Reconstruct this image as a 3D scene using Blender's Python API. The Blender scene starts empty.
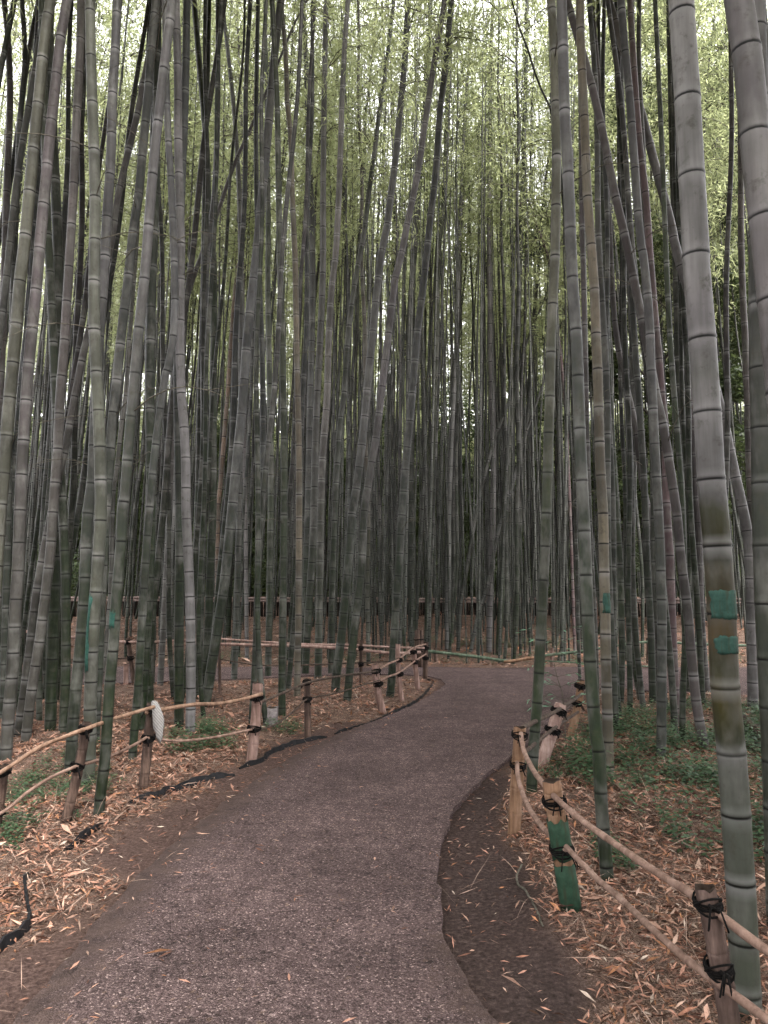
import bpy, math, random
import numpy as np
from mathutils import Vector, Matrix

scene = bpy.context.scene
COL = scene.collection
rng = random.Random(7)
nrg = np.random.default_rng(7)

# ------------------------------------------------------------------ camera
F_PX, HOR, CAM_H = 740.0, 592.0, 1.55
PITCH = math.atan((HOR - 512.0) / F_PX)
cam_d = bpy.data.cameras.new('camera')
cam = bpy.data.objects.new('camera', cam_d)
COL.objects.link(cam)
cam.location = (0, 0, CAM_H)
cam.rotation_euler = (math.pi / 2 + PITCH, 0, 0)
cam_d.sensor_fit = 'VERTICAL'
cam_d.sensor_height = 36.0
cam_d.lens = 36.0 * F_PX / 1024.0
cam_d.clip_start = 0.05
cam_d.clip_end = 600
scene.camera = cam


def sstep(a, b, v):
    t = np.clip((v - a) / (b - a), 0, 1)
    return t * t * (3 - 2 * t)


def rise(x, y):
    """the ground climbs gently beyond the far path"""
    return 0.70 * sstep(16.2, 25.0, np.asarray(y, float)) + 0.5 * sstep(26, 60, np.asarray(y, float))


def ray(px, py):
    a, b = (px - 384.0) / F_PX, (512.0 - py) / F_PX
    return Vector((a, math.cos(PITCH) - b * math.sin(PITCH), math.sin(PITCH) + b * math.cos(PITCH)))


def gp(px, py):
    """where the line of sight through a point of the photograph meets the ground"""
    d = ray(px, py)
    t = -CAM_H / min(d.z, -1e-4)
    if t * d.y > 16:
        t = 16 / d.y
        for _ in range(4000):
            if CAM_H + d.z * t <= float(rise(0, d.y * t)) or d.y * t > 40:
                break
            t += 0.02
    return Vector((d.x * t, d.y * t, CAM_H + d.z * t))


def ap(px, py, Y):
    """the point seen there at distance Y"""
    d = ray(px, py)
    t = Y / d.y
    return Vector((d.x * t, Y, CAM_H + d.z * t))


# ------------------------------------------------------------------ tags
def tag(o, label=None, cat=None, group=None, kind=None):
    if label: o['label'] = label
    if cat: o['category'] = cat
    if group: o['group'] = group
    if kind: o['kind'] = kind
    return o


def empty(name, loc, label, cat, group=None):
    o = bpy.data.objects.new(name, None)
    o.empty_display_size = 0.1
    COL.objects.link(o)
    o.location = loc
    return tag(o, label, cat, group)


# ------------------------------------------------------------------ mesh builder
def wloc(o):
    v = Vector((0, 0, 0))
    while o is not None:
        v = v + o.location
        o = o.parent
    return v


class MB:
    def __init__(s):
        s.v, s.f, s.m, s.att = [], [], [], {}

    def add(s, verts, faces, mat=0):
        n = len(s.v)
        s.v.extend(verts)
        for f in faces:
            s.f.append(tuple(i + n for i in f))
            s.m.append(mat)

    def tube(s, pts, rad, sides=8, mat=0, cap=True, jit=0.0):
        pts = [Vector(p) for p in pts]
        n = len(pts)
        rads = rad if isinstance(rad, (list, tuple)) else [rad] * n
        verts, faces = [], []
        t0 = (pts[1] - pts[0]).normalized()
        ref = Vector((0, 0, 1)) if abs(t0.z) < 0.8 else Vector((1, 0, 0))
        u = t0.cross(ref).normalized()
        for i in range(n):
            t = (pts[min(i + 1, n - 1)] - pts[max(i - 1, 0)]).normalized()
            u = (u - t * u.dot(t)).normalized()
            w = t.cross(u)
            for k in range(sides):
                a = 2 * math.pi * k / sides
                r = rads[i] * (1 + (rng.uniform(-jit, jit) if jit else 0))
                verts.append(pts[i] + u * (math.cos(a) * r) + w * (math.sin(a) * r))
        for i in range(n - 1):
            for k in range(sides):
                a, b = i * sides + k, i * sides + (k + 1) % sides
                faces.append((a, b, b + sides, a + sides))
        if cap:
            faces.append(tuple(range(sides - 1, -1, -1)))
            faces.append(tuple(range((n - 1) * sides, n * sides)))
        s.add(verts, faces, mat)

    def build(s, name, mats, parent=None, smooth=True, origin=None):
        me = bpy.data.meshes.new(name)
        o0 = Vector(origin) if origin is not None else Vector((0, 0, 0))
        me.from_pydata([tuple(Vector(v) - o0) for v in s.v], [], s.f)
        mats = mats if isinstance(mats, (list, tuple)) else [mats]
        for m in mats: me.materials.append(m)
        if len(mats) > 1: me.polygons.foreach_set('material_index', s.m)
        if smooth: me.polygons.foreach_set('use_smooth', [True] * len(me.polygons))
        me.update()
        o = bpy.data.objects.new(name, me)
        COL.objects.link(o)
        if parent is not None:
            o.parent = parent
            o.location = o0 - wloc(parent)
        elif origin is not None:
            o.location = o0
        return o


def np_mesh(name, V, Fc, mats, k=4, smooth=False, attrs=None, mat_idx=None):
    """mesh from numpy arrays, every face with k corners"""
    me = bpy.data.meshes.new(name)
    nv, nf = len(V), len(Fc)
    me.vertices.add(nv)
    me.vertices.foreach_set('co', np.ascontiguousarray(V, np.float32).ravel())
    me.loops.add(nf * k)
    me.loops.foreach_set('vertex_index', np.ascontiguousarray(Fc, np.int32).ravel())
    me.polygons.add(nf)
    me.polygons.foreach_set('loop_start', np.arange(0, nf * k, k, dtype=np.int32))
    try:
        me.polygons.foreach_set('loop_total', np.full(nf, k, dtype=np.int32))
    except Exception:
        pass
    if smooth: me.polygons.foreach_set('use_smooth', np.ones(nf, bool))
    for m in mats: me.materials.append(m)
    if mat_idx is not None: me.polygons.foreach_set('material_index', np.asarray(mat_idx, np.int32))
    for an, (ty, arr) in (attrs or {}).items():
        at = me.attributes.new(an, ty, 'POINT')
        at.data.foreach_set('color' if 'COLOR' in ty else 'value', np.ascontiguousarray(arr, np.float32).ravel())
    me.update(calc_edges=True)
    me.validate()
    return me


# ------------------------------------------------------------------ materials
class NT:
    def __init__(s, name):
        s.mat = bpy.data.materials.new(name)
        s.mat.use_nodes = True
        s.t = s.mat.node_tree
        s.t.nodes.clear()
        s.out = s.n('ShaderNodeOutputMaterial')

    def n(s, ty, **kw):
        nd = s.t.nodes.new(ty)
        for k, v in kw.items():
            if k.startswith('i_'):
                key = k[2:]
                key = int(key) if key.isdigit() else key.replace('_', ' ')
                nd.inputs[key].default_value = v
            else:
                setattr(nd, k, v)
        return nd

    def l(s, a, b):
        s.t.links.new(a, b)

    def noise(s, vec, scale, detail=3, rough=0.55, stretch=None):
        if stretch is not None:
            mp = s.n('ShaderNodeMapping')
            mp.inputs['Scale'].default_value = stretch
            s.l(vec, mp.inputs['Vector'])
            vec = mp.outputs[0]
        nd = s.n('ShaderNodeTexNoise', i_Scale=scale, i_Detail=detail, i_Roughness=rough)
        s.l(vec, nd.inputs['Vector'])
        return nd.outputs['Fac']

    def ramp(s, fac, stops, interp='LINEAR'):
        r = s.n('ShaderNodeValToRGB')
        r.color_ramp.interpolation = interp
        el = r.color_ramp.elements
        while len(el) > 1: el.remove(el[-1])
        for i, (p, c) in enumerate(stops):
            e = el[0] if i == 0 else el.new(p)
            e.position = p
            e.color = (c, c, c, 1) if isinstance(c, (int, float)) else (*c, 1)
        s.l(fac, r.inputs[0])
        return r.outputs[0]

    def mix(s, fac, a, b, mode='MIX'):
        m = s.n('ShaderNodeMix', data_type='RGBA', blend_type=mode)
        for sock, v in ((m.inputs[0], fac), (m.inputs[6], a), (m.inputs[7], b)):
            if hasattr(v, 'is_linked') or isinstance(v, bpy.types.NodeSocket): s.l(v, sock)
            elif isinstance(v, (int, float)): sock.default_value = v
            else: sock.default_value = (*v, 1)
        return m.outputs[2]

    def math(s, op, a, b=0.0, clamp=False):
        m = s.n('ShaderNodeMath', operation=op, use_clamp=clamp)
        for sock, v in ((m.inputs[0], a), (m.inputs[1], b)):
            if isinstance(v, bpy.types.NodeSocket): s.l(v, sock)
            else: sock.default_value = v
        return m.outputs[0]

    def bsdf(s, col, rough=0.6, bump=None, bdist=0.01, bstr=0.6, spec=0.4):
        b = s.n('ShaderNodeBsdfPrincipled')
        if isinstance(col, bpy.types.NodeSocket): s.l(col, b.inputs['Base Color'])
        else: b.inputs['Base Color'].default_value = (*col, 1)
        if isinstance(rough, bpy.types.NodeSocket): s.l(rough, b.inputs['Roughness'])
        else: b.inputs['Roughness'].default_value = rough
        b.inputs['Specular IOR Level'].default_value = spec
        if bump is not None:
            bp = s.n('ShaderNodeBump', i_Strength=bstr, i_Distance=bdist)
            s.l(bump, bp.inputs['Height'])
            s.l(bp.outputs[0], b.inputs['Normal'])
        s.l(b.outputs[0], s.out.inputs['Surface'])
        return b

    def obj(s):
        return s.n('ShaderNodeTexCoord').outputs['Object']


def culm_material(name, zones=None):
    """bamboo skin: tint from the object's colour, moss with painted-in shade on the lower metres (object alpha), dark rings, pale bloom"""
    t = NT(name)
    co = t.obj()
    oi = t.n('ShaderNodeObjectInfo')
    off = t.n('ShaderNodeVectorMath', operation='ADD')
    rv = t.n('ShaderNodeCombineXYZ')
    rr = t.math('MULTIPLY', oi.outputs['Random'], 37.0)
    t.l(rr, rv.inputs[0]); t.l(rr, rv.inputs[1]); t.l(rr, rv.inputs[2])
    t.l(co, off.inputs[0]); t.l(rv.outputs[0], off.inputs[1])
    p = off.outputs[0]
    hz = t.n('ShaderNodeAttribute', attribute_name='hz').outputs['Fac']
    ring = t.n('ShaderNodeAttribute', attribute_name='ring').outputs['Fac']
    bloom = t.n('ShaderNodeAttribute', attribute_name='bloom').outputs['Fac']
    seg = t.n('ShaderNodeAttribute', attribute_name='seg').outputs['Fac']
    streak = t.noise(p, 30, 4, 0.6, (1, 1, 0.06))
    blot = t.noise(p, 5, 4, 0.62, (1, 1, 0.5))
    blot2 = t.noise(p, 17, 4, 0.65)
    base = oi.outputs['Color']
    segv = t.ramp(seg, [(0, 0.35), (0.25, 0.7), (0.75, 1.25), (1, 2.6)])
    base = t.mix(1.0, base, segv, 'MULTIPLY')
    if zones:
        zr = t.math('DIVIDE', hz, zones[0])
        wob = t.math('MULTIPLY', t.math('SUBTRACT', blot, 0.5), 0.05)
        base = t.ramp(t.math('ADD', zr, wob), zones[1])
    moss_shade_col = t.mix(t.ramp(blot2, [(0.35, 0), (0.7, 1)]), (0.0045, 0.0095, 0.0035), (0.0135, 0.0200, 0.0070))
    # moss, strong near the ground; its near-black also paints in the lower grove's shade
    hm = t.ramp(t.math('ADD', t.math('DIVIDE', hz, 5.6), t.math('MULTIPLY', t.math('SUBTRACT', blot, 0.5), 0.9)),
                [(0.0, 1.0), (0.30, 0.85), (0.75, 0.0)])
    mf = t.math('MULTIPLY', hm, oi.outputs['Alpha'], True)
    col = t.mix(mf, base, moss_shade_col)
    col = t.mix(1.0, col, t.ramp(t.noise(p, 2.6, 5, 0.62, (1, 1, 0.6)), [(0.32, 0.55), (0.5, 1.0), (0.68, 1.4)]), 'MULTIPLY')
    col = t.mix(t.ramp(blot, [(0.5, 0), (0.68, 0.5)]), col, (0.12, 0.117, 0.105))        # lichen bloom
    col = t.mix(t.ramp(blot2, [(0.56, 0), (0.70, 0.6)]), col, (0.03, 0.027, 0.02))       # dirt spots
    col = t.mix(t.ramp(streak, [(0.3, 0.5), (0.62, 0)]), col, (0.033, 0.033, 0.028))
    col = t.mix(t.math('MULTIPLY', bloom, t.math('SUBTRACT', 0.42, t.math('MULTIPLY', mf, 0.34))), col, (0.20, 0.195, 0.19))
    col = t.mix(t.ramp(ring, [(0.18, 0), (0.6, 0.95)]), col, (0.003, 0.0027, 0.0025))
    t.bsdf(col, t.ramp(blot2, [(0.3, 0.42), (0.7, 0.62)]), t.math('ADD', streak, blot2), 0.004, 0.35, 0.10)
    return t.mat


def wood_material(name, cols, rough=0.8):
    t = NT(name)
    co = t.obj()
    g = t.noise(co, 22, 5, 0.65, (1, 1, 0.12))
    b = t.noise(co, 9, 4, 0.6)
    col = t.ramp(g, [(0.3, cols[0]), (0.52, cols[1]), (0.72, cols[2])])
    col = t.mix(t.ramp(b, [(0.45, 0), (0.75, 0.7)]), col, cols[0])
    t.bsdf(col, rough, g, 0.012, 0.7, 0.10)
    return t.mat


def plain(name, c0, c1, scale=12, rough=0.8, bd=0.004, spec=0.3):
    t = NT(name)
    co = t.obj()
    g = t.noise(co, scale, 5, 0.6)
    t.bsdf(t.ramp(g, [(0.3, c0), (0.7, c1)]), rough, g, bd, 0.6, spec * .3)
    return t.mat


def leaf_material(name, dark, light, trans, tw=0.5, var='rnd'):
    t = NT(name)
    at = t.n('ShaderNodeAttribute', attribute_name=var).outputs['Fac']
    c = t.ramp(at, [(0, dark), (0.75, light), (1.0, tuple(min(1, x * 1.35) for x in light))])
    tr = t.ramp(at, [(0, tuple(x * 0.6 for x in trans)), (1, trans)])
    d = t.n('ShaderNodeBsdfPrincipled', i_Roughness=0.5)
    d.inputs['Specular IOR Level'].default_value = 0.2
    t.l(c, d.inputs['Base Color'])
    x = t.n('ShaderNodeBsdfTranslucent')
    t.l(tr, x.inputs['Color'])
    m = t.n('ShaderNodeMixShader')
    m.inputs[0].default_value = tw
    t.l(d.outputs[0], m.inputs[1]); t.l(x.outputs[0], m.inputs[2])
    t.l(m.outputs[0], t.out.inputs['Surface'])
    return t.mat


M = {}
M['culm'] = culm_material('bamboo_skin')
M['rail'] = wood_material('weathered_bamboo_pole', ((0.07, 0.04, 0.025), (0.17, 0.105, 0.072), (0.24, 0.16, 0.115)), 0.6)
M['rope'] = wood_material('tan_rope', ((0.075, 0.045, 0.034), (0.165, 0.108, 0.084), (0.225, 0.155, 0.125)), 0.9)
M['dark_rope'] = plain('black_cord', (0.002, 0.0017, 0.0015), (0.006, 0.005, 0.0045), 60, 0.9)
M['dark_pole'] = wood_material('dark_pole', ((0.02, 0.015, 0.012), (0.05, 0.036, 0.028), (0.10, 0.07, 0.055)))
M['dark_post'] = wood_material('rotten_post', ((0.018, 0.012, 0.010), (0.055, 0.036, 0.028), (0.13, 0.085, 0.065)))
M['pale_post'] = wood_material('pale_post', ((0.06, 0.034, 0.027), (0.16, 0.102, 0.084), (0.26, 0.18, 0.155)), 0.7)
M['tan_post'] = wood_material('tan_post', ((0.06, 0.033, 0.018), (0.155, 0.09, 0.055), (0.225, 0.15, 0.105)), 0.65)
M['grey_post'] = wood_material('grey_post', ((0.022, 0.015, 0.012), (0.075, 0.05, 0.041), (0.15, 0.105, 0.09)))


def paint(name, c0, c1, under):
    t = NT(name)
    co = t.obj()
    g = t.noise(co, 30, 5, 0.65)
    st = t.noise(co, 60, 4, 0.6, (1, 1, 0.12))
    col = t.ramp(g, [(0.3, c0), (0.7, c1)])
    col = t.mix(t.ramp(st, [(0.52, 0), (0.66, 0.75)]), col, under)
    col = t.mix(t.ramp(g, [(0.62, 0), (0.7, 0.6)]), col, under)
    t.bsdf(col, 0.7, st, 0.004, 0.5, 0.12)
    return t.mat


M['green_paint'] = paint('green_paint', (0.009, 0.022, 0.013), (0.020, 0.046, 0.027), (0.02, 0.021, 0.012))
M['teal_paint'] = paint('teal_paint', (0.011, 0.030, 0.023), (0.026, 0.062, 0.048), (0.024, 0.028, 0.018))
M['dark_teal_paint'] = plain('dark_teal_paint', (0.009, 0.033, 0.026), (0.022, 0.062, 0.047), 34, 0.6)
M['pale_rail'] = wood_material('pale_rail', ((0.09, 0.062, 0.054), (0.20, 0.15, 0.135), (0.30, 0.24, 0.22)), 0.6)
M['green_pole'] = wood_material('fresh_green_pole', ((0.025, 0.038, 0.024), (0.06, 0.082, 0.055), (0.14, 0.155, 0.115)), 0.5)
M['pink_pole'] = wood_material('pinkish_pole', ((0.10, 0.058, 0.047), (0.22, 0.148, 0.125), (0.31, 0.23, 0.20)), 0.6)
M['brush'] = wood_material('brushwood', ((0.010, 0.007, 0.006), (0.010, 0.0075, 0.006), (0.025, 0.018, 0.015)), 0.9)
M['rubber'] = plain('black_rubber', (0.003, 0.003, 0.0035), (0.010, 0.0095, 0.010), 14, 0.6, 0.006)
M['hollow'] = plain('hollow', (0.010, 0.007, 0.005), (0.03, 0.02, 0.015), 30, 0.95)
M['stone'] = plain('stump_grey', (0.05, 0.042, 0.04), (0.17, 0.15, 0.15), 18, 0.9, 0.02)
M['leaf'] = leaf_material('bamboo_leaf', (0.050, 0.075, 0.028), (0.12, 0.14, 0.072), (0.48, 0.52, 0.27), 0.6)
M['leaf_far'] = leaf_material('far_bamboo_leaf', (0.055, 0.078, 0.032), (0.125, 0.15, 0.07), (0.50, 0.53, 0.30), 0.6)
M['broadleaf'] = leaf_material('broad_leaf', (0.014, 0.022, 0.010), (0.04, 0.056, 0.024), (0.10, 0.13, 0.05), 0.35)
M['cover_leaf'] = leaf_material('undergrowth_leaf', (0.016, 0.034, 0.016), (0.050, 0.082, 0.040), (0.06, 0.11, 0.04), 0.35)
M['twig'] = plain('twig', (0.03, 0.026, 0.02), (0.10, 0.09, 0.07), 20, 0.8)
M['trunk'] = wood_material('trunk_bark', ((0.012, 0.011, 0.009), (0.035, 0.030, 0.025), (0.075, 0.066, 0.055)), 0.9)


def litter_material():
    t = NT('dry_bamboo_leaf')
    c = t.n('ShaderNodeAttribute', attribute_name='tint').outputs['Color']
    g = t.noise(t.obj(), 90, 3, 0.6)
    col = t.mix(1.0, c, t.ramp(g, [(0.3, 0.72), (0.7, 1.15)]), 'MULTIPLY')
    t.bsdf(col, 0.8, None, spec=0.10)
    return t.mat


M['litter'] = litter_material()


def ground_material():
    t = NT('forest_floor')
    co = t.obj()
    z = t.n('ShaderNodeAttribute', attribute_name='zone')
    sp = t.n('ShaderNodeSeparateColor')
    t.l(z.outputs['Color'], sp.inputs[0])
    fine = t.noise(co, 45, 6, 0.7)
    mid = t.noise(co, 6, 5, 0.6)
    vor = t.n('ShaderNodeTexVoronoi', i_Scale=38.0)
    mp = t.n('ShaderNodeMapping'); mp.inputs['Scale'].default_value = (1, 0.45, 1)
    mp.inputs['Rotation'].default_value = (0, 0, 0.7)
    wv = t.n('ShaderNodeVectorMath', operation='ADD')
    nz = t.n('ShaderNodeTexNoise', i_Scale=14.0); t.l(co, nz.inputs['Vector'])
    t.l(co, wv.inputs[0]); t.l(nz.outputs['Color'], wv.inputs[1])
    t.l(wv.outputs[0], mp.inputs[0]); t.l(mp.outputs[0], vor.inputs['Vector'])
    vc = t.n('ShaderNodeSeparateColor'); t.l(vor.outputs['Color'], vc.inputs[0])
    litter = t.ramp(vc.outputs[0], [(0.0, (0.03, 0.018, 0.014)), (0.3, (0.08, 0.05, 0.037)), (0.6, (0.14, 0.092, 0.07)),
                                    (0.85, (0.20, 0.138, 0.108)), (1.0, (0.26, 0.19, 0.155))])
    litter = t.mix(t.ramp(mid, [(0.42, 0), (0.7, 0.75)]), litter, (0.035, 0.023, 0.018))
    red = t.ramp(fine, [(0.28, (0.022, 0.0145, 0.0125)), (0.5, (0.06, 0.039, 0.033)), (0.75, (0.13, 0.087, 0.072))])
    soil = t.ramp(fine, [(0.3, (0.015, 0.0108, 0.0098)), (0.55, (0.036, 0.0265, 0.0240)), (0.8, (0.085, 0.064, 0.058))])
    col = t.mix(sp.outputs[0], soil, red)
    col = t.mix(sp.outputs[1], col, litter)
    hgt = t.math('ADD', fine, t.math('MULTIPLY', vc.outputs[1], 0.5))
    t.bsdf(col, 0.95, hgt, 0.02, 0.9, 0.04)
    return t.mat


def path_material():
    t = NT('gravelled_asphalt')
    co = t.obj()
    v = t.n('ShaderNodeTexVoronoi', i_Scale=150.0); t.l(co, v.inputs['Vector'])
    s = t.n('ShaderNodeSeparateColor'); t.l(v.outputs['Color'], s.inputs[0])
    v2 = t.n('ShaderNodeTexVoronoi', i_Scale=60.0); t.l(co, v2.inputs['Vector'])
    s2 = t.n('ShaderNodeSeparateColor'); t.l(v2.outputs['Color'], s2.inputs[0])
    big = t.noise(co, 1.3, 4, 0.6)
    mid = t.noise(co, 9, 5, 0.65)
    base = t.ramp(s.outputs[0], [(0.0, (0.026, 0.0172, 0.0166)), (0.45, (0.055, 0.0375, 0.0358)), (0.8, (0.080, 0.0560, 0.0535)),
                                 (0.94, (0.118, 0.085, 0.080)), (1.0, (0.24, 0.18, 0.165))])
    base = t.mix(t.ramp(s2.outputs[1], [(0.98, 0), (0.99, 0.35)]), base, (0.12, 0.08, 0.055))
    base = t.mix(t.ramp(s2.outputs[0], [(0.90, 0), (0.94, 0.65)]), base, (0.017, 0.0125, 0.0115))
    base = t.mix(1.0, base, t.ramp(mid, [(0.3, 0.72), (0.7, 1.25)]), 'MULTIPLY')
    base = t.mix(1.0, base, t.ramp(big, [(0.3, 0.74), (0.7, 1.25)]), 'MULTIPLY')
    edge = t.n('ShaderNodeAttribute', attribute_name='edge').outputs['Fac']
    ef = t.ramp(t.math('ADD', edge, t.math('MULTIPLY', t.math('SUBTRACT', mid, 0.5), 1.1)), [(0.45, 0), (0.85, 0.85)])
    base = t.mix(ef, base, t.ramp(mid, [(0.3, (0.022, 0.0155, 0.0135)), (0.7, (0.06, 0.041, 0.035))]))
    h = t.math('ADD', t.math('MULTIPLY', v.outputs['Distance'], -1.0), mid)
    t.bsdf(base, 0.85, h, 0.008, 0.8, 0.08)
    return t.mat


M['ground'] = ground_material()
M['path'] = path_material()
EXPOSURE = 3.35

# ------------------------------------------------------------------ the path's outline on the ground
left_px = [(-60, 1130), (18, 1024), (62, 968), (104, 915), (140, 878), (178, 842), (216, 808), (262, 776), (300, 753), (345, 733),
           (392, 715), (420, 703), (440, 690), (446, 683), (436, 677), (415, 675), (380, 674.5), (300, 676), (200, 681), (130, 684), (0, 688), (-260, 694)]
far_px = [(-260, 667), (0, 667.5), (200, 667.5), (430, 668), (600, 668), (768, 668), (1100, 668)]
right_px = [(1100, 704), (900, 700), (768, 697), (650, 692), (604, 688), (586, 691), (578, 698), (565, 715), (540, 737), (512, 757), (482, 780),
            (457, 806), (443, 832), (437, 858), (438, 885), (443, 925), (456, 965), (482, 1003), (505, 1040), (545, 1130)]
outline = [gp(*p) for p in left_px + far_px + right_px]
outline = [(-1.9, -4.0)] + [(p.x, p.y) for p in outline] + [(0.9, -4.0)]
outline = [(float(a), float(b)) for a, b in outline]


def densify(poly, step, wob=0.0):
    out = []
    n = len(poly)
    for i in range(n):
        a, b = poly[i], poly[(i + 1) % n]
        d = math.hypot(b[0] - a[0], b[1] - a[1])
        k = max(1, int(d / step))
        for j in range(k):
            t = j / k
            out.append((a[0] + (b[0] - a[0]) * t + rng.uniform(-wob, wob), a[1] + (b[1] - a[1]) * t + rng.uniform(-wob, wob)))
    return out


def smooth_poly(poly, it=2):
    for _ in range(it):
        n = len(poly)
        out = []
        for i in range(n):
            a, b = poly[i], poly[(i + 1) % n]
            out.append((a[0] * .75 + b[0] * .25, a[1] * .75 + b[1] * .25))
            out.append((a[0] * .25 + b[0] * .75, a[1] * .25 + b[1] * .75))
        poly = out
    return poly


path_poly = smooth_poly(outline, 2)
PP = np.array(path_poly)


def sdist(X, Y):
    """signed distance to the path's outline (negative inside)"""
    X = np.asarray(X, float).ravel(); Y = np.asarray(Y, float).ravel()
    best = np.full(X.shape, 1e9)
    inside = np.zeros(X.shape, bool)
    n = len(PP)
    for i in range(n):
        ax, ay = PP[i]; bx, by = PP[(i + 1) % n]
        dx, dy = bx - ax, by - ay
        L = dx * dx + dy * dy + 1e-12
        t = np.clip(((X - ax) * dx + (Y - ay) * dy) / L, 0, 1)
        best = np.minimum(best, (X - ax - t * dx) ** 2 + (Y - ay - t * dy) ** 2)
        c = ((ay > Y) != (by > Y)) & (X < (bx - ax) * (Y - ay) / (by - ay + 1e-12) + ax)
        inside ^= c
    d = np.sqrt(best)
    return np.where(inside, -d, d)


# value noise on the plane, for lumps and patchiness
_tab = nrg.random((64, 64))


def vnoise(x, y, s):
    x = np.asarray(x, float) * s; y = np.asarray(y, float) * s
    xi = np.floor(x).astype(int); yi = np.floor(y).astype(int)
    fx = x - xi; fy = y - yi
    fx = fx * fx * (3 - 2 * fx); fy = fy * fy * (3 - 2 * fy)
    g = lambda a, b: _tab[a % 64, b % 64]
    return (g(xi, yi) * (1 - fx) + g(xi + 1, yi) * fx) * (1 - fy) + (g(xi, yi + 1) * (1 - fx) + g(xi + 1, yi + 1) * fx) * fy


# line where the dark soil strip on the right gives way to litter
soil_px = [(512, 772), (505, 800), (508, 838), (530, 872), (556, 925), (572, 965), (590, 1010), (640, 1100)]
soil_ln = np.array([(gp(*p).x, gp(*p).y) for p in soil_px][::-1])


def litter_weight(x, y, d):
    x = np.asarray(x, float); y = np.asarray(y, float)
    xs = np.interp(y, soil_ln[:, 1], soil_ln[:, 0])
    right = (x > 0) & (y < 6.6)
    nz = vnoise(x, y, 2.2)
    wl = sstep(0.06, 0.5, d + (nz - .5) * .5)
    wr = sstep(-0.06, 0.14, x - xs + (nz - .5) * .16)
    w = np.where(right, wr, np.where(y > 9, sstep(0.02, 0.15, d), wl))
    return np.where(d < 0.0, 0, w)


def ground_z(x, y, d=None):
    x = np.asarray(x, float); y = np.asarray(y, float)
    if d is None: d = sdist(x, y).reshape(x.shape)
    lum = (vnoise(x, y, 1.1) - .5) * .10 + (vnoise(x + 9, y, 3.7) - .5) * .05 + (vnoise(x, y + 5, 11) - .5) * .022
    out = sstep(0.0, 0.9, d)
    right = (x > 0) & (y < 7.2)
    z = rise(x, y) + lum * sstep(0.0, .6, d) + 0.03 * out
    z = z + np.where(right, -0.014 * (1 - sstep(.35, .9, d)), -0.006 * (1 - sstep(0, .4, d)))
    return np.where(d < 0, rise(x, y) - .06 * sstep(0, .12, -d) - np.where(right, .014, .006), z)


def gz1(x, y):
    return float(ground_z(np.array([x]), np.array([y]))[0])


def graded(segs):
    out = []
    for a, b, st in segs:
        out += list(np.arange(a, b - 1e-6, st))
    out.append(segs[-1][1])
    return np.array(out)


gx = graded([(-180, -60, 20), (-60, -14, 2), (-14, -5.5, .3), (-5.5, 4.5, .075), (4.5, 14, .3), (14, 60, 2), (60, 180, 20)])
gy = graded([(-40, -6, 4), (-6, 2, .4), (2, 9, .075), (9, 18, .14), (18, 34, .5), (34, 80, 3), (80, 260, 30)])
GX, GY = np.meshgrid(gx, gy)
sd = sdist(GX, GY).reshape(GX.shape)
GZ = ground_z(GX, GY, sd)
V = np.stack([GX.ravel(), GY.ravel(), GZ.ravel()], 1)
nx, ny = len(gx), len(gy)
ii = (np.arange(ny - 1)[:, None] * nx + np.arange(nx - 1)[None, :]).ravel()
Fq = np.stack([ii, ii + 1, ii + nx + 1, ii + nx], 1)
lw = litter_weight(GX.ravel(), GY.ravel(), sd.ravel())
rightz = ((GX > 0) & (GY < 6.9)).ravel()
redw = np.where(rightz, 0.12 + .35 * vnoise(GX.ravel(), GY.ravel(), 1.7), 1.0)
zone = np.stack([redw, lw, np.zeros_like(lw), np.ones_like(lw)], 1)
me = np_mesh('ground', V, Fq, [M['ground']], smooth=True, attrs={'zone': ('FLOAT_COLOR', zone)})
ground = bpy.data.objects.new('ground', me); COL.objects.link(ground)
tag(ground, kind='structure')

# ------------------------------------------------------------------ the path: a slab 4 cm proud, finely gridded
pxs = np.arange(-16, 16.01, 0.11)
pys = np.concatenate([np.arange(-4, 2, .4), np.arange(2, 15.6, .08)])
import bmesh
bm = bmesh.new()
rim = np.array(densify(path_poly, 0.06, 0.006))
wx = (vnoise(rim[:, 0], rim[:, 1], 5.3) - .5) * .045 + (vnoise(rim[:, 0] + 20, rim[:, 1], 13) - .5) * .025
ring = [bm.verts.new((x + w_, y + w_ * .4, 0)) for (x, y), w_ in zip(rim, wx)]
for i in range(len(ring)): bm.edges.new((ring[i], ring[(i + 1) % len(ring)]))
bmesh.ops.triangle_fill(bm, use_beauty=True, use_dissolve=False, edges=bm.edges[:])
for _ in range(4):
    long = [e for e in bm.edges if e.calc_length() > 0.45 and not e.is_boundary]
    if not long: break
    bmesh.ops.subdivide_edges(bm, edges=long, cuts=1, use_grid_fill=False)
    bmesh.ops.triangulate(bm, faces=[f for f in bm.faces if len(f.verts) > 3])
bnd = [e for e in bm.edges if e.is_boundary]
ex = bmesh.ops.extrude_edge_only(bm, edges=bnd)
low = [v for v in ex['geom'] if isinstance(v, bmesh.types.BMVert)]
lowset = set(low)
for v in bm.verts:
    if v in lowset: v.co.z = -0.08
    else: v.co.z = 0.012 + 0.012 * math.sin(v.co.x * 2.1) * math.sin(v.co.y * 1.3)
co = np.array([v.co[:] for v in bm.verts])
bmesh.ops.recalc_face_normals(bm, faces=bm.faces[:])
me = bpy.data.meshes.new('path'); bm.to_mesh(me); bm.free()
d = -sdist(co[:, 0], co[:, 1])
lefts = np.where((co[:, 0] < 0.2 + (co[:, 1] - 3) * .0) & (co[:, 1] < 9), 1.0, 0.0)
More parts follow.
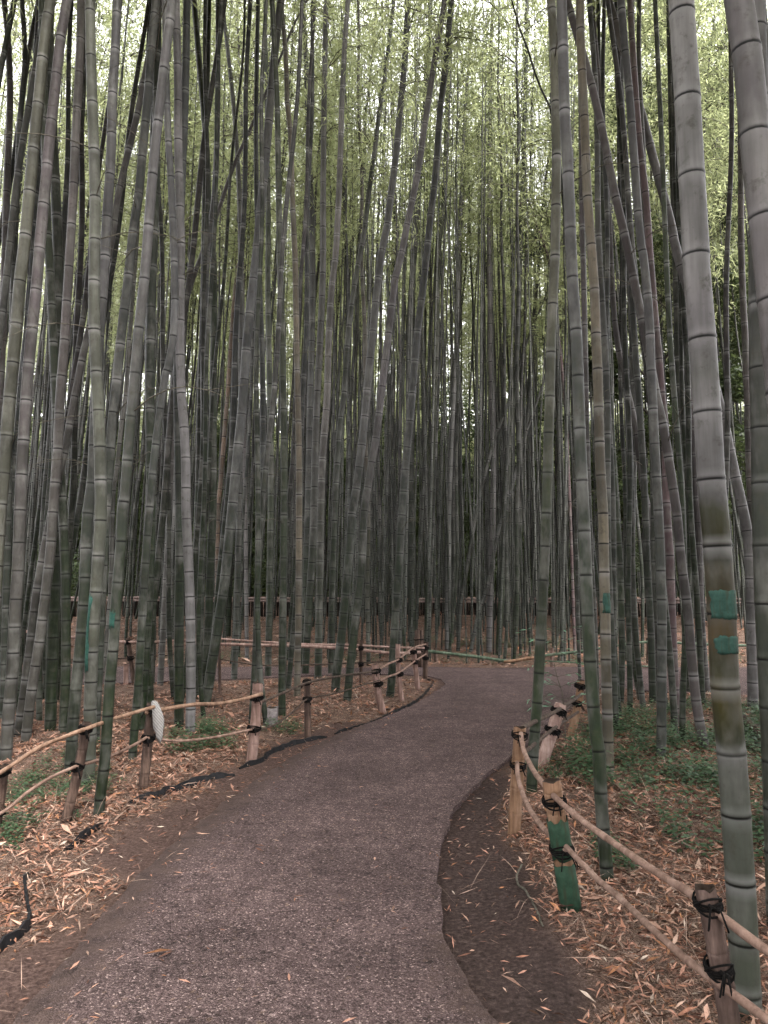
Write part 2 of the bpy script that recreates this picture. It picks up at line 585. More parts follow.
edge = np.where(co[:, 0] < -.25, 1 - sstep(0, .45, d), np.where(co[:, 1] < 3.6, .8 * (1 - sstep(0, .10, d)), .45 * (1 - sstep(0, .2, d)))) * np.where(co[:, 1] > 9, .5, 1)
at = me.attributes.new('edge', 'FLOAT', 'POINT'); at.data.foreach_set('value', edge.astype(np.float32))
me.materials.append(M['path'])
path = bpy.data.objects.new('path', me); COL.objects.link(path)
tag(path, kind='structure')

# ------------------------------------------------------------------ dry litter lying on the ground (countless: one object)
def scatter(n, x0, x1, y0, y1, dens):
    x = nrg.uniform(x0, x1, n); y = nrg.uniform(y0, y1, n)
    vis = np.abs(x) < (y * 0.60 + 1.3)
    x, y = x[vis], y[vis]
    d = sdist(x, y)
    k = nrg.random(len(x)) < dens(x, y, d)
    return x[k], y[k], d[k]


LX, LY, LD, LS = [], [], [], []
for n, box, s in ((150000, (-5.5, 4.6, 1.9, 7.5), .54), (60000, (-9, 8, 7.0, 13.2), .85), (32000, (-14, 14, 15.0, 25), 1.3)):
    x, y, d = scatter(n, *box, lambda x, y, d: litter_weight(x, y, d) ** 1.3 * (0.22 + 1.0 * sstep(.3, .62, vnoise(x + 3, y, 1.6))))
    LX.append(x); LY.append(y); LD.append(d); LS.append(np.full(len(x), s))
# a few strays on the soil and the path's rim
x, y, d = scatter(24000, -4, 3, 2, 12, lambda x, y, d: np.where(d < 0, 0.42 * np.exp(d * 5) * (x < 0.1) + 0.05 * np.exp(d * 9) + 0.006, np.where(x < 0, .5, .5)))
LX.append(x); LY.append(y); LD.append(d); LS.append(np.full(len(x), .5))
LX, LY, LD, LS = map(np.concatenate, (LX, LY, LD, LS))
n = len(LX)
LZ = ground_z(LX, LY, LD)
LZ = np.where(LD < 0, 0.024, LZ)
L = nrg.gamma(5, .0135, n) * LS + .011
W = L * nrg.uniform(.10, .24, n)
big = nrg.random(n) < .004
L = np.where(big & (LD > .3), nrg.uniform(.10, .20, n), L); W = np.where(big & (LD > .3), nrg.uniform(.015, .032, n), W)
stick = nrg.random(n) < .045
L = np.where(stick, nrg.uniform(.08, .32, n), L); W = np.where(stick, .0035, W)
az = nrg.uniform(0, 2 * np.pi, n); tl = nrg.normal(0, .30, n) * np.where(LD < 0, .12, 1); rl = nrg.normal(0, .5, n) * np.where(LD < 0, .25, 1)
u = np.stack([np.cos(az) * np.cos(tl), np.sin(az) * np.cos(tl), np.sin(tl)], 1)
sd_ = np.stack([-np.sin(az), np.cos(az), np.zeros(n)], 1)
up = np.cross(u, sd_)
w = sd_ * np.cos(rl)[:, None] + up * np.sin(rl)[:, None]
c = np.stack([LX, LY, LZ + np.abs(np.sin(tl)) * L * .4 + np.abs(np.sin(rl)) * W * .4 + nrg.uniform(.002, .022, n)], 1)
curl = nrg.uniform(-.02, .14, n)[:, None] * L[:, None] * np.array([0, 0, 1.0])
P = [c - u * (L / 2)[:, None] - curl * .6, c - u * (L * .08)[:, None] + w * (W / 2)[:, None], c + u * (L / 2)[:, None] - curl * .6, c - u * (L * .08)[:, None] - w * (W / 2)[:, None]]
V = np.stack(P, 1).reshape(-1, 3)
pal = np.array([(.40, .235, .175), (.45, .30, .23), (.30, .16, .11), (.20, .105, .075), (.50, .365, .29), (.36, .185, .10), (.12, .07, .05), (.42, .36, .30)])
ci = nrg.choice(len(pal), n, p=[.22, .17, .17, .14, .09, .08, .09, .04])
tint = pal[ci] * nrg.uniform(.26, .88, (n, 1)) * np.array([1, .92, .88])
tint[stick] = np.array([.20, .14, .11]) * nrg.uniform(.4, 1.6, (int(stick.sum()), 1))
tc = np.repeat(np.concatenate([tint, np.ones((n, 1))], 1), 4, 0)
me = np_mesh('leaf_litter', V, np.arange(4 * n).reshape(-1, 4), [M['litter']], attrs={'tint': ('FLOAT_COLOR', tc)})
o = bpy.data.objects.new('leaf_litter', me); COL.objects.link(o)
tag(o, 'dry pinkish brown bamboo leaves strewn over the forest floor', 'leaf litter', kind='stuff')


# ------------------------------------------------------------------ leafy undergrowth (countless: one object)
def poly_in(px, x, y):
    pts = [gp(*p) for p in px]
    q = np.array([(p.x, p.y) for p in pts])
    ins = np.zeros(len(x), bool)
    for i in range(len(q)):
        ax, ay = q[i]; bx, by = q[(i + 1) % len(q)]
        ins ^= ((ay > y) != (by > y)) & (x < (bx - ax) * (y - ay) / (by - ay + 1e-12) + ax)
    return ins


patches = [([(560, 775), (575, 745), (610, 722), (660, 722), (705, 735), (768, 722), (820, 740), (830, 880), (768, 868), (705, 862), (640, 835), (590, 805)], 1900, .19, .028),
           ([(620, 720), (640, 706), (700, 704), (768, 706), (768, 724), (700, 722)], 380, .13, .024),
           ([(0, 790), (45, 765), (100, 752), (112, 772), (60, 812), (0, 846)], 300, .09, .020),
           ([(0, 830), (40, 825), (20, 855), (0, 860)], 60, .07, .02),
           ([(160, 762), (172, 738), (232, 738), (236, 760)], 170, .13, .024),
           ([(196, 722), (214, 716), (240, 738), (200, 742)], 80, .12, .024),
           ([(262, 735), (270, 718), (305, 722), (302, 738)], 70, .10, .022),
           ([(515, 770), (530, 752), (560, 750), (560, 790)], 70, .10, .02),
           ([(590, 842), (610, 842), (640, 880), (610, 884)], 60, .08, .02),
           ([(440, 664), (440, 657), (768, 657), (768, 664)], 260, .14, .03), ([(130, 664), (130, 656), (420, 656), (420, 664)], 200, .14, .03),
           ([(430, 650), (430, 644), (560, 644), (560, 650)], 160, .18, .04),
           ([(60, 800), (110, 775), (128, 790), (80, 830)], 40, .06, .02)]
UV, UR = [], []
for px, cnt, hh, ls in patches:
    pts = [gp(*p) for p in px]
    x0, x1 = min(p.x for p in pts), max(p.x for p in pts)
    y0, y1 = min(p.y for p in pts), max(p.y for p in pts)
    x = nrg.uniform(x0, x1, cnt * 6); y = nrg.uniform(y0, y1, cnt * 6)
    k = poly_in(px, x, y) & (nrg.random(len(x)) < .25 + .9 * sstep(.35, .6, vnoise(x, y + 7, 2.4)))
    x, y = x[k][:cnt], y[k][:cnt]
    zz = ground_z(x, y)
    for xi, yi, zi in zip(x, y, zz):
        h = hh * rng.uniform(.45, 1.25); az0 = rng.uniform(0, 6.28); ln = rng.uniform(0, .5)
        nl = rng.randint(6, 13)
        for j in range(nl):
            f = (j + 1) / nl
            a = az0 + j * 2.4 + rng.uniform(-.4, .4)
            cx = xi + math.cos(az0) * ln * h * f + math.cos(a) * ls * .6
            cy = yi + math.sin(az0) * ln * h * f + math.sin(a) * ls * .6
            cz = zi + h * f
            l2 = ls * rng.uniform(.8, 1.5); w2 = l2 * rng.uniform(.28, .45); td = rng.uniform(-.5, .35)
            uu = Vector((math.cos(a) * math.cos(td), math.sin(a) * math.cos(td), math.sin(td)))
            ww = Vector((-math.sin(a), math.cos(a), rng.uniform(-.3, .3)))
            cc = Vector((cx, cy, cz))
            UV += [cc - uu * l2 * .2, cc + uu * l2 * .35 + ww * w2, cc + uu * l2, cc + uu * l2 * .35 - ww * w2]
            r = rng.random()
            UR += [r] * 4
UV = np.array([tuple(v) for v in UV])
me = np_mesh('undergrowth', UV, np.arange(len(UV)).reshape(-1, 4), [M['cover_leaf']], attrs={'rnd': ('FLOAT', np.array(UR))})
o = bpy.data.objects.new('undergrowth', me); COL.objects.link(o)
tag(o, 'low dark green leafy undergrowth in patches between the bamboo', 'undergrowth', kind='stuff')


# ------------------------------------------------------------------ fence pieces
def jitter_line(a, b, n, amp, sag=0.0):
    a, b = Vector(a), Vector(b)
    out = []
    for i in range(n + 1):
        t = i / n
        p = a.lerp(b, t)
        p.z -= sag * 4 * t * (1 - t)
        if 0 < i < n: p += Vector((rng.uniform(-amp, amp), rng.uniform(-amp, amp), rng.uniform(-amp, amp)))
        out.append(p)
    return out


def chain(pts, step=.06, amp=.002):
    """resample a polyline through pts with Catmull-Rom"""
    P = [Vector(p) for p in pts]
    P = [P[0] * 2 - P[1]] + P + [P[-1] * 2 - P[-2]]
    out = []
    for i in range(1, len(P) - 2):
        k = max(2, int((P[i + 1] - P[i]).length / step))
        for j in range(k):
            t = j / k
            a, b, c, d = P[i - 1], P[i], P[i + 1], P[i + 2]
            q = 0.5 * ((2 * b) + (c - a) * t + (2 * a - 5 * b + 4 * c - d) * t * t + (-a + 3 * b - 3 * c + d) * t ** 3)
            out.append(q + Vector((rng.uniform(-amp, amp), rng.uniform(-amp, amp), rng.uniform(-amp, amp))))
    out.append(P[-2].copy())
    return out


def make_post(parent, base, top, w_px, mat, bend=0.0, label=None, hollow=True, sink=.12, taper=.94, flare=0.0):
    """a cut bamboo stake between two points, with rings and an open top"""
    base, top = Vector(base), Vector(top)
    Y = base.y
    r = w_px * .5 / F_PX * Y
    ax = (top - base); L = ax.length; ax.normalize()
    side = Vector((1, 0, 0))
    nodes = [f + rng.uniform(-.05, .05) for f in (.22, .47, .72, .93)]
    ss = sorted(set([0, .1, .35, .6, .85, 1.0] + [q for nd in nodes for q in (nd - .025, nd - .006, nd, nd + .006, nd + .025)]))
    pts, rad = [base - ax * sink], [r]
    for s in ss:
        s = max(0.0, min(1.0, s))
        pts.append(base + ax * (L * s) + side * (bend * 4 * s * (1 - s)))
        k = min(abs(s - nd) for nd in nodes)
        rr = r * (1 + (taper - 1) * s) * (1.07 if .004 < k < .008 else (.965 if k <= .001 else 1.0)) * (1 + rng.uniform(-.025, .025))
        rad.append(rr * (1 + flare * s))
    m = MB()
    m.tube(pts, rad, 14, 0, cap=False, jit=.018)
    sides = 14
    n0 = len(m.v) - sides
    tv = [m.v[n0 + k].copy() for k in range(sides)]
    cen = pts[-1]
    for k in range(sides):                      # ragged saw cut
        m.v[n0 + k] = tv[k] + ax * rng.uniform(-.008, .006)
    inn = [cen + (v - cen) * .72 for v in tv]
    dn = [p - ax * (.05 if hollow else .003) for p in inn]
    fa = []
    for k in range(sides):
        k2 = (k + 1) % sides
        fa.append((k, k2, sides + k2, sides + k)); fa.append((sides + k, sides + k2, 2 * sides + k2, 2 * sides + k))
    fa.append(tuple(range(2 * sides, 3 * sides)))
    m.add([m.v[n0 + k] for k in range(sides)] + inn + dn, fa, 1 if hollow else 0)
    o = m.build('post', [M[mat], M['hollow']], parent, origin=base)
    if label: o['label'] = label
    o['_axis'] = (ax.x, ax.y, ax.z); o['_r'] = r; o['_L'] = L
    return o


def rope_tie(post, at, r=None, turns=3, mat='dark_rope', thick=.0055, ends=2, cross=True):
    """black cord wound round a post where a rail meets it; a sub-part of the post"""
    ax = Vector(post['_axis']); R = (r or post['_r']) * 1.04 + thick
    c = Vector(at)
    b = wloc(post)
    s = (c.z - b.z) / ax.z; c = b + ax * s
    u = ax.cross(Vector((0, 1, 0))).normalized(); v = ax.cross(u)
    m = MB()
    pts = []
    N = 12 * turns
    for i in range(N + 1):
        a = 2 * math.pi * i / 12 + .3
        pts.append(c + u * math.cos(a) * R + v * math.sin(a) * R + ax * ((i / N - .5) * thick * 2.1 * turns + rng.uniform(-.0015, .0015)))
    m.tube(pts, thick, 6)
    if cross:
        for sg in (-1, 1):
            p2 = []
            for i in range(15):
                a = 2 * math.pi * i / 14
                p2.append(c + u * math.cos(a) * R * 1.10 + v * math.sin(a) * R * 1.10 + ax * (sg * math.sin(a * 1.0) * .028))
            m.tube(p2, thick, 6)
    for k in range(ends):
        a0 = rng.uniform(0, 6.28)
        d = (u * math.cos(a0) - Vector((0, 1, 0)) * .6).normalized()
        p = c + Vector((0, -R * 1.05, 0)) + u * rng.uniform(-.01, .01)
        ln = rng.uniform(.03, .075)
        m.tube([p, p + d * ln * .5 + Vector((0, -.01, .012)), p + d * ln + Vector((0, -.01, -.025 - ln * .4))], thick * .85, 5)
    m.tube([c + Vector((-.016, -R * 1.1, .010)), c + Vector((0, -R * 1.25, 0)), c + Vector((.016, -R * 1.1, -.010))], thick * 1.7, 6)
    return m.build('rope_tie', M[mat], post, origin=c)


def rail(parent, name, pts, r, mat, nodes=True, label=None, r1=None):
    P = chain(pts, .05 if r < .012 else .07, .0012)
    rad = []
    nxt = rng.uniform(.1, .25); acc = 0
    for i, p in enumerate(P):
        if i: acc += (P[i] - P[i - 1]).length
        rr = r + ((r1 or r) - r) * i / len(P)
        if nodes and acc > nxt:
            rr *= 1.14; nxt += rng.uniform(.2, .34)
        rad.append(rr)
    m = MB()
    m.tube(P, rad, 9, jit=.02)
    mid = P[len(P) // 2]
    o = m.build(name, M[mat], parent, origin=mid)
    if label: o['label'] = label
    return o


def px_rail(parent, name, pts, w_px, mat, nodes=True, label=None):
    """pts: (px, py, Y)"""
    Q = [ap(a, b, Y) for a, b, Y in pts]
    ym = sum(p[2] for p in pts) / len(pts)
    return rail(parent, name, Q, w_px * .5 / F_PX * ym, mat, nodes, label)


def post_px(parent, base, top, w, mat, **k):
    b = gp(*base)
    b.z = gz1(b.x, b.y)
    return make_post(parent, b, ap(top[0], top[1], b.y), w, mat, **k)


# --- fence along the left side of the path
b0 = gp(2, 832)
fl = empty('bamboo_fence', (b0.x, b0.y, 0), 'low bamboo pole fence with leaning posts along the left side of the path', 'fence')
YP = {}
posts = []
specs = [((-6, 834), (3, 766), 12.5, 'dark_post', 0, None), ((65, 825), (87, 722), 9.5, 'dark_post', .012, 'dark rotten post leaning right'),
         ((143, 796), (152, 703), 9.5, 'dark_post', 0, 'dark post with a white bag over it'), ((251, 764), (258, 683), 10.5, 'pale_post', .008, 'pale pinkish post'),
         ((308, 738), (307, 679), 6.5, 'dark_post', 0, None), ((383, 713), (375, 664), 7.5, 'pale_post', -.02, 'whitish post bent to the left'),
         ((402, 701), (398, 644), 5, 'pale_post', -.02, None), ((418, 691), (413, 647), 5.2, 'pale_post', 0, None), ((425, 678), (426, 642), 5.2, 'dark_post', 0, None)]
for b, t, w, mt, bd, lb in specs:
    p = post_px(fl, b, t, w, mt, bend=bd, label=lb)
    posts.append(p)
yy = [wloc(p).y for p in posts]
Y = lambda i: (yy[int(i)] + (yy[min(int(i) + 1, len(yy) - 1)] - yy[int(i)]) * (i - int(i)))
off = .055
px_rail(fl, 'rail', [(-90, 812, Y(0) - .5), (-30, 788, Y(0) - .2), (8, 768, Y(0) - off), (40, 747, Y(.5) - off), (88, 728, Y(1) - off), (120, 717, Y(1.5) - off), (157, 706, Y(2) - off)], 3.9, 'rail', label='long tan pole, the top rail nearest the camera')
px_rail(fl, 'rail', [(146, 713, Y(2) - off), (190, 705, Y(2.35) - off), (225, 703, Y(2.7) - off), (262, 694, Y(3) - off)], 3.6, 'rail')
px_rail(fl, 'rail', [(254, 705, Y(3) + .04), (283, 693, Y(3.5)), (310, 682, Y(4) - .04), (340, 676, Y(4.5)), (378, 671, Y(5) - .04)], 2.2, 'dark_pole', label='thin dark top rail')
px_rail(fl, 'rope', [(-70, 850, Y(0) - .4), (3, 812, Y(0) - off), (25, 794, Y(.25)), (50, 778, Y(.6)), (75, 767, Y(1) - off), (105, 758, Y(1.4)), (130, 747, Y(1.8)), (147, 737, Y(2) - off)], 3.2, 'rope', False, 'sagging tan lower rope')
px_rail(fl, 'rope', [(147, 738, Y(2) - off), (180, 741, Y(2.3)), (215, 737, Y(2.65)), (254, 729, Y(3) - off)], 2.6, 'rope', False)
px_rail(fl, 'rope', [(254, 732, Y(3)), (278, 723, Y(3.4)), (296, 709, Y(3.8)), (308, 699, Y(4) - .04), (340, 692, Y(4.4)), (380, 680, Y(5) - .04)], 1.6, 'dark_pole', False)
px_rail(fl, 'rope', [(375, 672, Y(5) - .03), (388, 664, Y(5.5)), (399, 659, Y(6) - .03), (413, 648, Y(7) - .03), (426, 644, Y(8))], 1.8, 'rope', False)
px_rail(fl, 'rope', [(378, 681, Y(5) - .03), (390, 676, Y(5.5)), (400, 672, Y(6) - .03), (415, 661, Y(7) - .03), (426, 654, Y(8))], 1.8, 'rope', False)
for i, ys in ((0, (771, 812)), (1, (729, 766)), (2, (709, 738)), (3, (697, 728)), (4, (682, 699)), (5, (671, 684)), (6, (660, 674)), (7, (652, 662)), (8, (648, 658))):
    for y in ys:
        rope_tie(posts[i], ap(0, y, yy[i]), turns=3 if i < 5 else 4, thick=.006 if i > 0 else .005, ends=2 if i < 6 else 1)

# --- fence along the right side of the path
q0 = gp(571, 922)
fr = empty('bamboo_fence', (q0.x, q0.y, 0), 'low bamboo stake and rope fence on the right, one post painted green', 'fence')
rp = []
rp.append(post_px(fr, (741, 1092), (705, 887), 20, 'grey_post', label='weathered grey split post nearest the camera', bend=.006))
rp.append(post_px(fr, (571.5, 922), (551, 780), 18.5, 'tan_post', label='tan post with its lower half painted green', bend=0))
rp.append(post_px(fr, (514, 833), (520, 727), 12.5, 'tan_post', label='pale tan post beside the path edge'))
rp.append(post_px(fr, (541, 767), (561, 704), 12, 'pink_pole', label='thick pinkish post leaning right', hollow=False))
rp.append(post_px(fr, (570, 738), (581, 680), 8, 'tan_post', label='yellowish post at the far end', bend=.02))
ry = [wloc(p).y for p in rp]
R = lambda i: (ry[int(i)] + (ry[min(int(i) + 1, len(ry) - 1)] - ry[int(i)]) * (i - int(i)))
o2 = .055
px_rail(fr, 'rail', [(553, 795, R(1) - o2), (575, 815, R(.85) - o2), (605, 837, R(.65) - o2), (650, 868, R(.35) - o2), (700, 900, R(0) + .05), (745, 935, R(0) - .12), (800, 975, R(0) - .3), (860, 1022, R(0) - .5)], 7.2, 'rope', label='long tan pole, upper rail on the near side')
px_rail(fr, 'rail', [(566, 846, R(1) - o2), (590, 872, R(.85) - o2), (625, 903, R(.6) - o2), (660, 936, R(.3) - o2), (700, 970, R(0) + .05), (745, 1003, R(0) - .12), (800, 1045, R(0) - .3), (860, 1095, R(0) - .5)], 6.8, 'rope')
px_rail(fr, 'rope', [(521, 733, R(2) - .05), (523, 748, R(1.9) - .05), (532, 768, R(1.6) - .02), (545, 786, R(1.25)), (556, 798, R(1) - o2)], 5, 'rope', False)
px_rail(fr, 'rope', [(517, 763, R(2) - .05), (519, 782, R(1.85) - .04), (529, 808, R(1.55)), (545, 830, R(1.2)), (566, 850, R(1) - o2)], 5, 'rope', False)
px_rail(fr, 'rail', [(521, 729, R(2) + .04), (534, 722, R(2.4)), (560, 709, R(3) - .07), (582, 694, R(4) - .05), (590, 690, R(4) + .2)], 3.6, 'dark_pole', label='dark thin top rail at the far end')
px_rail(fr, 'rail', [(519, 757, R(2) + .04), (537, 742, R(2.5)), (556, 727, R(3) - .07), (578, 712, R(4) - .05)], 3.2, 'dark_pole')
for i, ys in ((0, (903, 968)), (1, (801, 849)), (2, (735, 765)), (3, (711, 730)), (4, (686, 703))):
    for y in ys:
        rope_tie(rp[i], ap(0, y, ry[i]), turns=3, thick=.0038 if i < 3 else .0062, ends=3)
# the painted sleeve on the second post (sub-part), and its brown joint
gpst = rp[1]
pb = wloc(gpst); pax = Vector(gpst['_axis']); pL = gpst['_L']


def sleeve(parent, name, pts, rad, mat, a0=0, a1=2 * math.pi, seg=18, rag=.006, label=None):
    """a coat of paint: a thin skin over part of a stalk, ragged at its edges"""
    n = len(pts)
    full = a1 - a0 > 6.2
    verts, faces = [], []
    e0 = [rng.uniform(-rag, rag) for _ in range(seg + 1)]
    e1 = [rng.uniform(-rag, rag) for _ in range(seg + 1)]
    if full: e0[-1], e1[-1] = e0[0], e1[0]
    for i, p in enumerate(pts):
        p = Vector(p)
        t = (Vector(pts[min(i + 1, n - 1)]) - Vector(pts[max(i - 1, 0)])).normalized()
        u = t.cross(Vector((0, 1, 0))).normalized(); v = u.cross(t)
        for k in range(seg + 1):
            a = a0 + (a1 - a0) * k / seg
            if not full and k in (0, seg): a += rng.uniform(-.22, .22)
            e = e0[k] if i == 0 else (e1[k] if i == n - 1 else 0)
            verts.append(p + (u * math.cos(a) + v * math.sin(a)) * rad[i] + t * e)
    for i in range(n - 1):
        for k in range(seg):
            a = i * (seg + 1) + k
            faces.append((a, a + 1, a + seg + 2, a + seg + 1))
    m = MB(); m.add(verts, faces)
    o = m.build(name, M[mat], parent, origin=pts[n // 2])
    md = o.modifiers.new('thickness', 'SOLIDIFY'); md.thickness = .0012; md.offset = 1
    if label: o['label'] = label
    return o


pr = gpst['_r']
sleeve(gpst, 'paint_coat', [pb + pax * (pL * f) for f in (.0, .12, .24, .36)], [pr * 1.10] * 4, 'green_paint', label='dark green paint below the ring')
sleeve(gpst, 'paint_coat', [pb + pax * (pL * f) for f in (.40, .5, .6, .70)], [pr * 1.10] * 4, 'green_paint', label='bright green paint above the ring', rag=.012)

# --- fence on the near edge of the crossing path, behind the left grove
c0 = gp(130, 683)
fc = empty('bamboo_fence', (c0.x, c0.y, 0), 'dark posted bamboo fence behind the left grove, by the crossing path', 'fence')
cp = []
for (b, t, w, mt) in (((4, 688), (2, 624), 5, 'dark_post'), ((44, 688), (44, 630), 4, 'dark_post'), ((134, 684), (128, 638), 4.5, 'dark_post'), ((126, 686), (126, 664), 5, 'pale_post'),
                      ((220, 697), (219, 636), 3, 'grey_post'), ((361, 686), (361, 640), 3.4, 'dark_post'), ((-60, 690), (-60, 622), 5, 'dark_post')):
    cp.append(post_px(fc, b, t, w, mt))
Yc = 12.75
px_rail(fc, 'rail', [(-120, 622, Yc), (-60, 624, Yc), (0, 628, Yc), (60, 636, Yc), (128, 642, Yc), (196, 640, Yc + .05)], 2.7, 'pink_pole', label='pale pinkish top rail')
px_rail(fc, 'rail', [(186, 643, Yc), (256, 645, Yc), (300, 646, Yc), (345, 648.5, Yc), (392, 653, Yc), (420, 652, 13.4)], 3.0, 'pink_pole')
px_rail(fc, 'rail', [(215, 638, Yc + .2), (236, 640, Yc + .2), (300, 644, Yc + .2), (352, 645, Yc + .2), (386, 647, Yc + .2), (424, 648, 13.4)], 2.0, 'pink_pole')
px_rail(fc, 'rope', [(-60, 655, Yc), (0, 658, Yc), (60, 660, Yc), (128, 658, Yc), (190, 655, Yc), (260, 665, Yc), (330, 664, Yc), (420, 660, 13.4)], 1.3, 'dark_pole', False)
for i, ys in ((0, (628, 658)), (1, (634, 659)), (2, (642, 658)), (5, (648, 664))):
    for y in ys: rope_tie(cp[i], ap(0, y, wloc(cp[i]).y), turns=4, thick=.008, ends=1)

# --- fallen green pole rail on the far bank
g0 = gp(552, 668)
fg = empty('bamboo_fence', (g0.x, g0.y, 0), 'sagging fresh green bamboo rail on short pegs beyond the path bend', 'fence')
Yg = 15.35
post_px(fg, (552, 668), (552, 648), 3.6, 'pale_post')
post_px(fg, (436, 664), (435, 648), 3.4, 'dark_post')
post_px(fg, (648, 664), (648, 638), 3.2, 'dark_post')
post_px(fg, (752, 664), (752, 640), 3.2, 'dark_post')
px_rail(fg, 'rail', [(426, 651, Yg), (470, 656, Yg), (509, 661.5, Yg)], 3.0, 'green_pole')
px_rail(fg, 'rail', [(504, 662, Yg - .05), (516, 660.5, Yg - .05), (534, 657.5, Yg - .05)], 3.0, 'tan_post', label='tan end of the pole')
px_rail(fg, 'rail', [(533, 657, Yg - .04), (582, 651, Yg), (617, 645.5, Yg), (648, 642, Yg), (700, 644, Yg), (760, 646, Yg), (830, 648, Yg)], 2.6, 'green_pole')
px_rail(fg, 'rail', [(545, 661, Yg), (585, 663, Yg), (620, 665, Yg), (660, 667, Yg - .1)], 1.5, 'green_pole', label='thin green lower stick')

# --- a wad of old stakes tied together at the corner
kb = gp(419, 668)
m = MB()
for k in range(6):
    a = k * 1.05
    p0 = kb + Vector((math.cos(a) * .045, math.sin(a) * .045, -.1))
    tz = rng.uniform(.62, .80)
    m.tube([p0, kb + Vector((math.cos(a) * .05, math.sin(a) * .05, .3)), kb + Vector((math.cos(a + .3) * .07, math.sin(a + .3) * .07, tz))], [.034, .036, .032], 8, jit=.05)
wad = m.build('stake_bundle', M['dark_post'], None, origin=kb)
tag(wad, 'bundle of old dark stakes lashed together at the path corner', 'stake bundle')
m = MB()
for z in (.34, .38, .58):
    m.tube([kb + Vector((math.cos(a / 12 * 6.283) * .10, math.sin(a / 12 * 6.283) * .10, z + rng.uniform(-.01, .01))) for a in range(13)], .011, 6)
m.build('rope_tie', M['dark_rope'], wad, origin=kb + Vector((0, 0, .4)))

# --- brushwood fence far back under the trees
bw = empty('brushwood_fence', (0, 25.2, .66), 'dark brushwood fence with a pale top rail far back among the bamboo', 'fence')
XA, XB = -26, 22
zt = lambda x: 1.33 - .0035 * x
m = MB()
x = XA
while x < XB:                                   # bundled twigs, one slab of brush
    h = zt(x) - .10 + rng.uniform(-.05, .03)
    wv = rng.uniform(.02, .05)
    yb = 25.2 + rng.uniform(-.05, .05)
    m.tube([(x, yb, .40), (x + rng.uniform(-.05, .05), yb + rng.uniform(-.03, .03), h)], [wv * .6, wv * .45], 4)
    x += wv * .95
m.build('panel', M['brush'], bw, origin=(0, 25.2, .8))
for zz, rr in ((0, .040), (-.095, .034)):
    x = XA
    while x < XB:
        x2 = x + rng.uniform(4.5, 6.5)
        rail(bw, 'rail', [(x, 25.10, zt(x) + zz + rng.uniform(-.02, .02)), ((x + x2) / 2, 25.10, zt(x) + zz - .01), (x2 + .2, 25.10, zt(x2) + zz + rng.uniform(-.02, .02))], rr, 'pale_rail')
        x = x2
x = XA + .8
while x < XB:
    make_post(bw, (x, 25.32, .55), (x + rng.uniform(-.03, .03), 25.32, zt(x) + .06), 2.4, 'dark_post', hollow=False)
    x += 2.1

# two pale cut stakes that stick up behind that fence
for (px, w) in ((480.5, 2.4), (486, 2.6)):
    bt = ap(px, 618, 25.9)
    m = MB()
    m.tube([bt, ap(px + .3, 604, 25.9), ap(px, 590.5, 25.9)], [.045, .043, .04], 10, jit=.03)
    so = m.build('cut_stake', M['pale_post'], None, origin=bt)
    tag(so, 'pale cut stake end behind the brushwood fence rail, ' + ('the one on the left' if px < 483 else 'the one on the right'), 'stake', 'pale stakes behind the far fence')

# ------------------------------------------------------------------ white mesh bag over the third post
ptop = ap(152.5, 703, yy[2]) + Vector((.02, -.055, .01))
m = MB()
NA, NB = 15, 22
wv_ = lambda t: .008 + .030 * math.sin(math.pi * min(1, t ** .72 * .98)) ** .9
V_, F_ = [], []
for j in range(NB + 1):
    t = j / NB
    cx = .012 + .095 * t - .035 * t * t
    cz = .012 - .305 * t
    for i in range(NA):
        a = 2 * math.pi * i / NA
        wd = wv_(t) * (1 - .75 * max(0, t - .86) / .14)
        fold = 1 + .24 * math.sin(3 * a + 5 * t) + .16 * math.sin(7 * a - 9 * t)
        V_.append(ptop + Vector((cx + math.cos(a) * wd * fold, -.02 + math.sin(a) * wd * .42 * fold, cz + .012 * math.sin(5 * a + 8 * t))))
for j in range(NB):
    for i in range(NA):
        a, b = j * NA + i, j * NA + (i + 1) % NA
        F_.append((a, b, b + NA, a + NA))
F_.append(tuple(range(NA - 1, -1, -1))); F_.append(tuple(range(NB * NA, NB * NA + NA)))
m.add(V_, F_)
t = NT('white_mesh_cloth')
co_ = t.obj()
wv = t.n('ShaderNodeTexWave', i_Scale=26.0, i_Distortion=1.5); wv.bands_direction = 'DIAGONAL'
t.l(co_, wv.inputs['Vector'])
nz_ = t.noise(co_, 30, 4, .6)
cc = t.mix(t.ramp(wv.outputs['Fac'], [(.35, .0), (.7, .55)]), (.22, .21, .20), (.08, .075, .072))
cc = t.mix(t.ramp(nz_, [(.5, 0), (.75, .35)]), cc, (.08, .06, .05))
t.bsdf(cc, .7, wv.outputs['Fac'], .004, .5, .3)
M['bag'] = t.mat
bag = m.build('mesh_bag', M['bag'], None, origin=ptop)
tag(bag, 'crumpled white mesh bag hanging from the top of a dark fence post', 'bag')

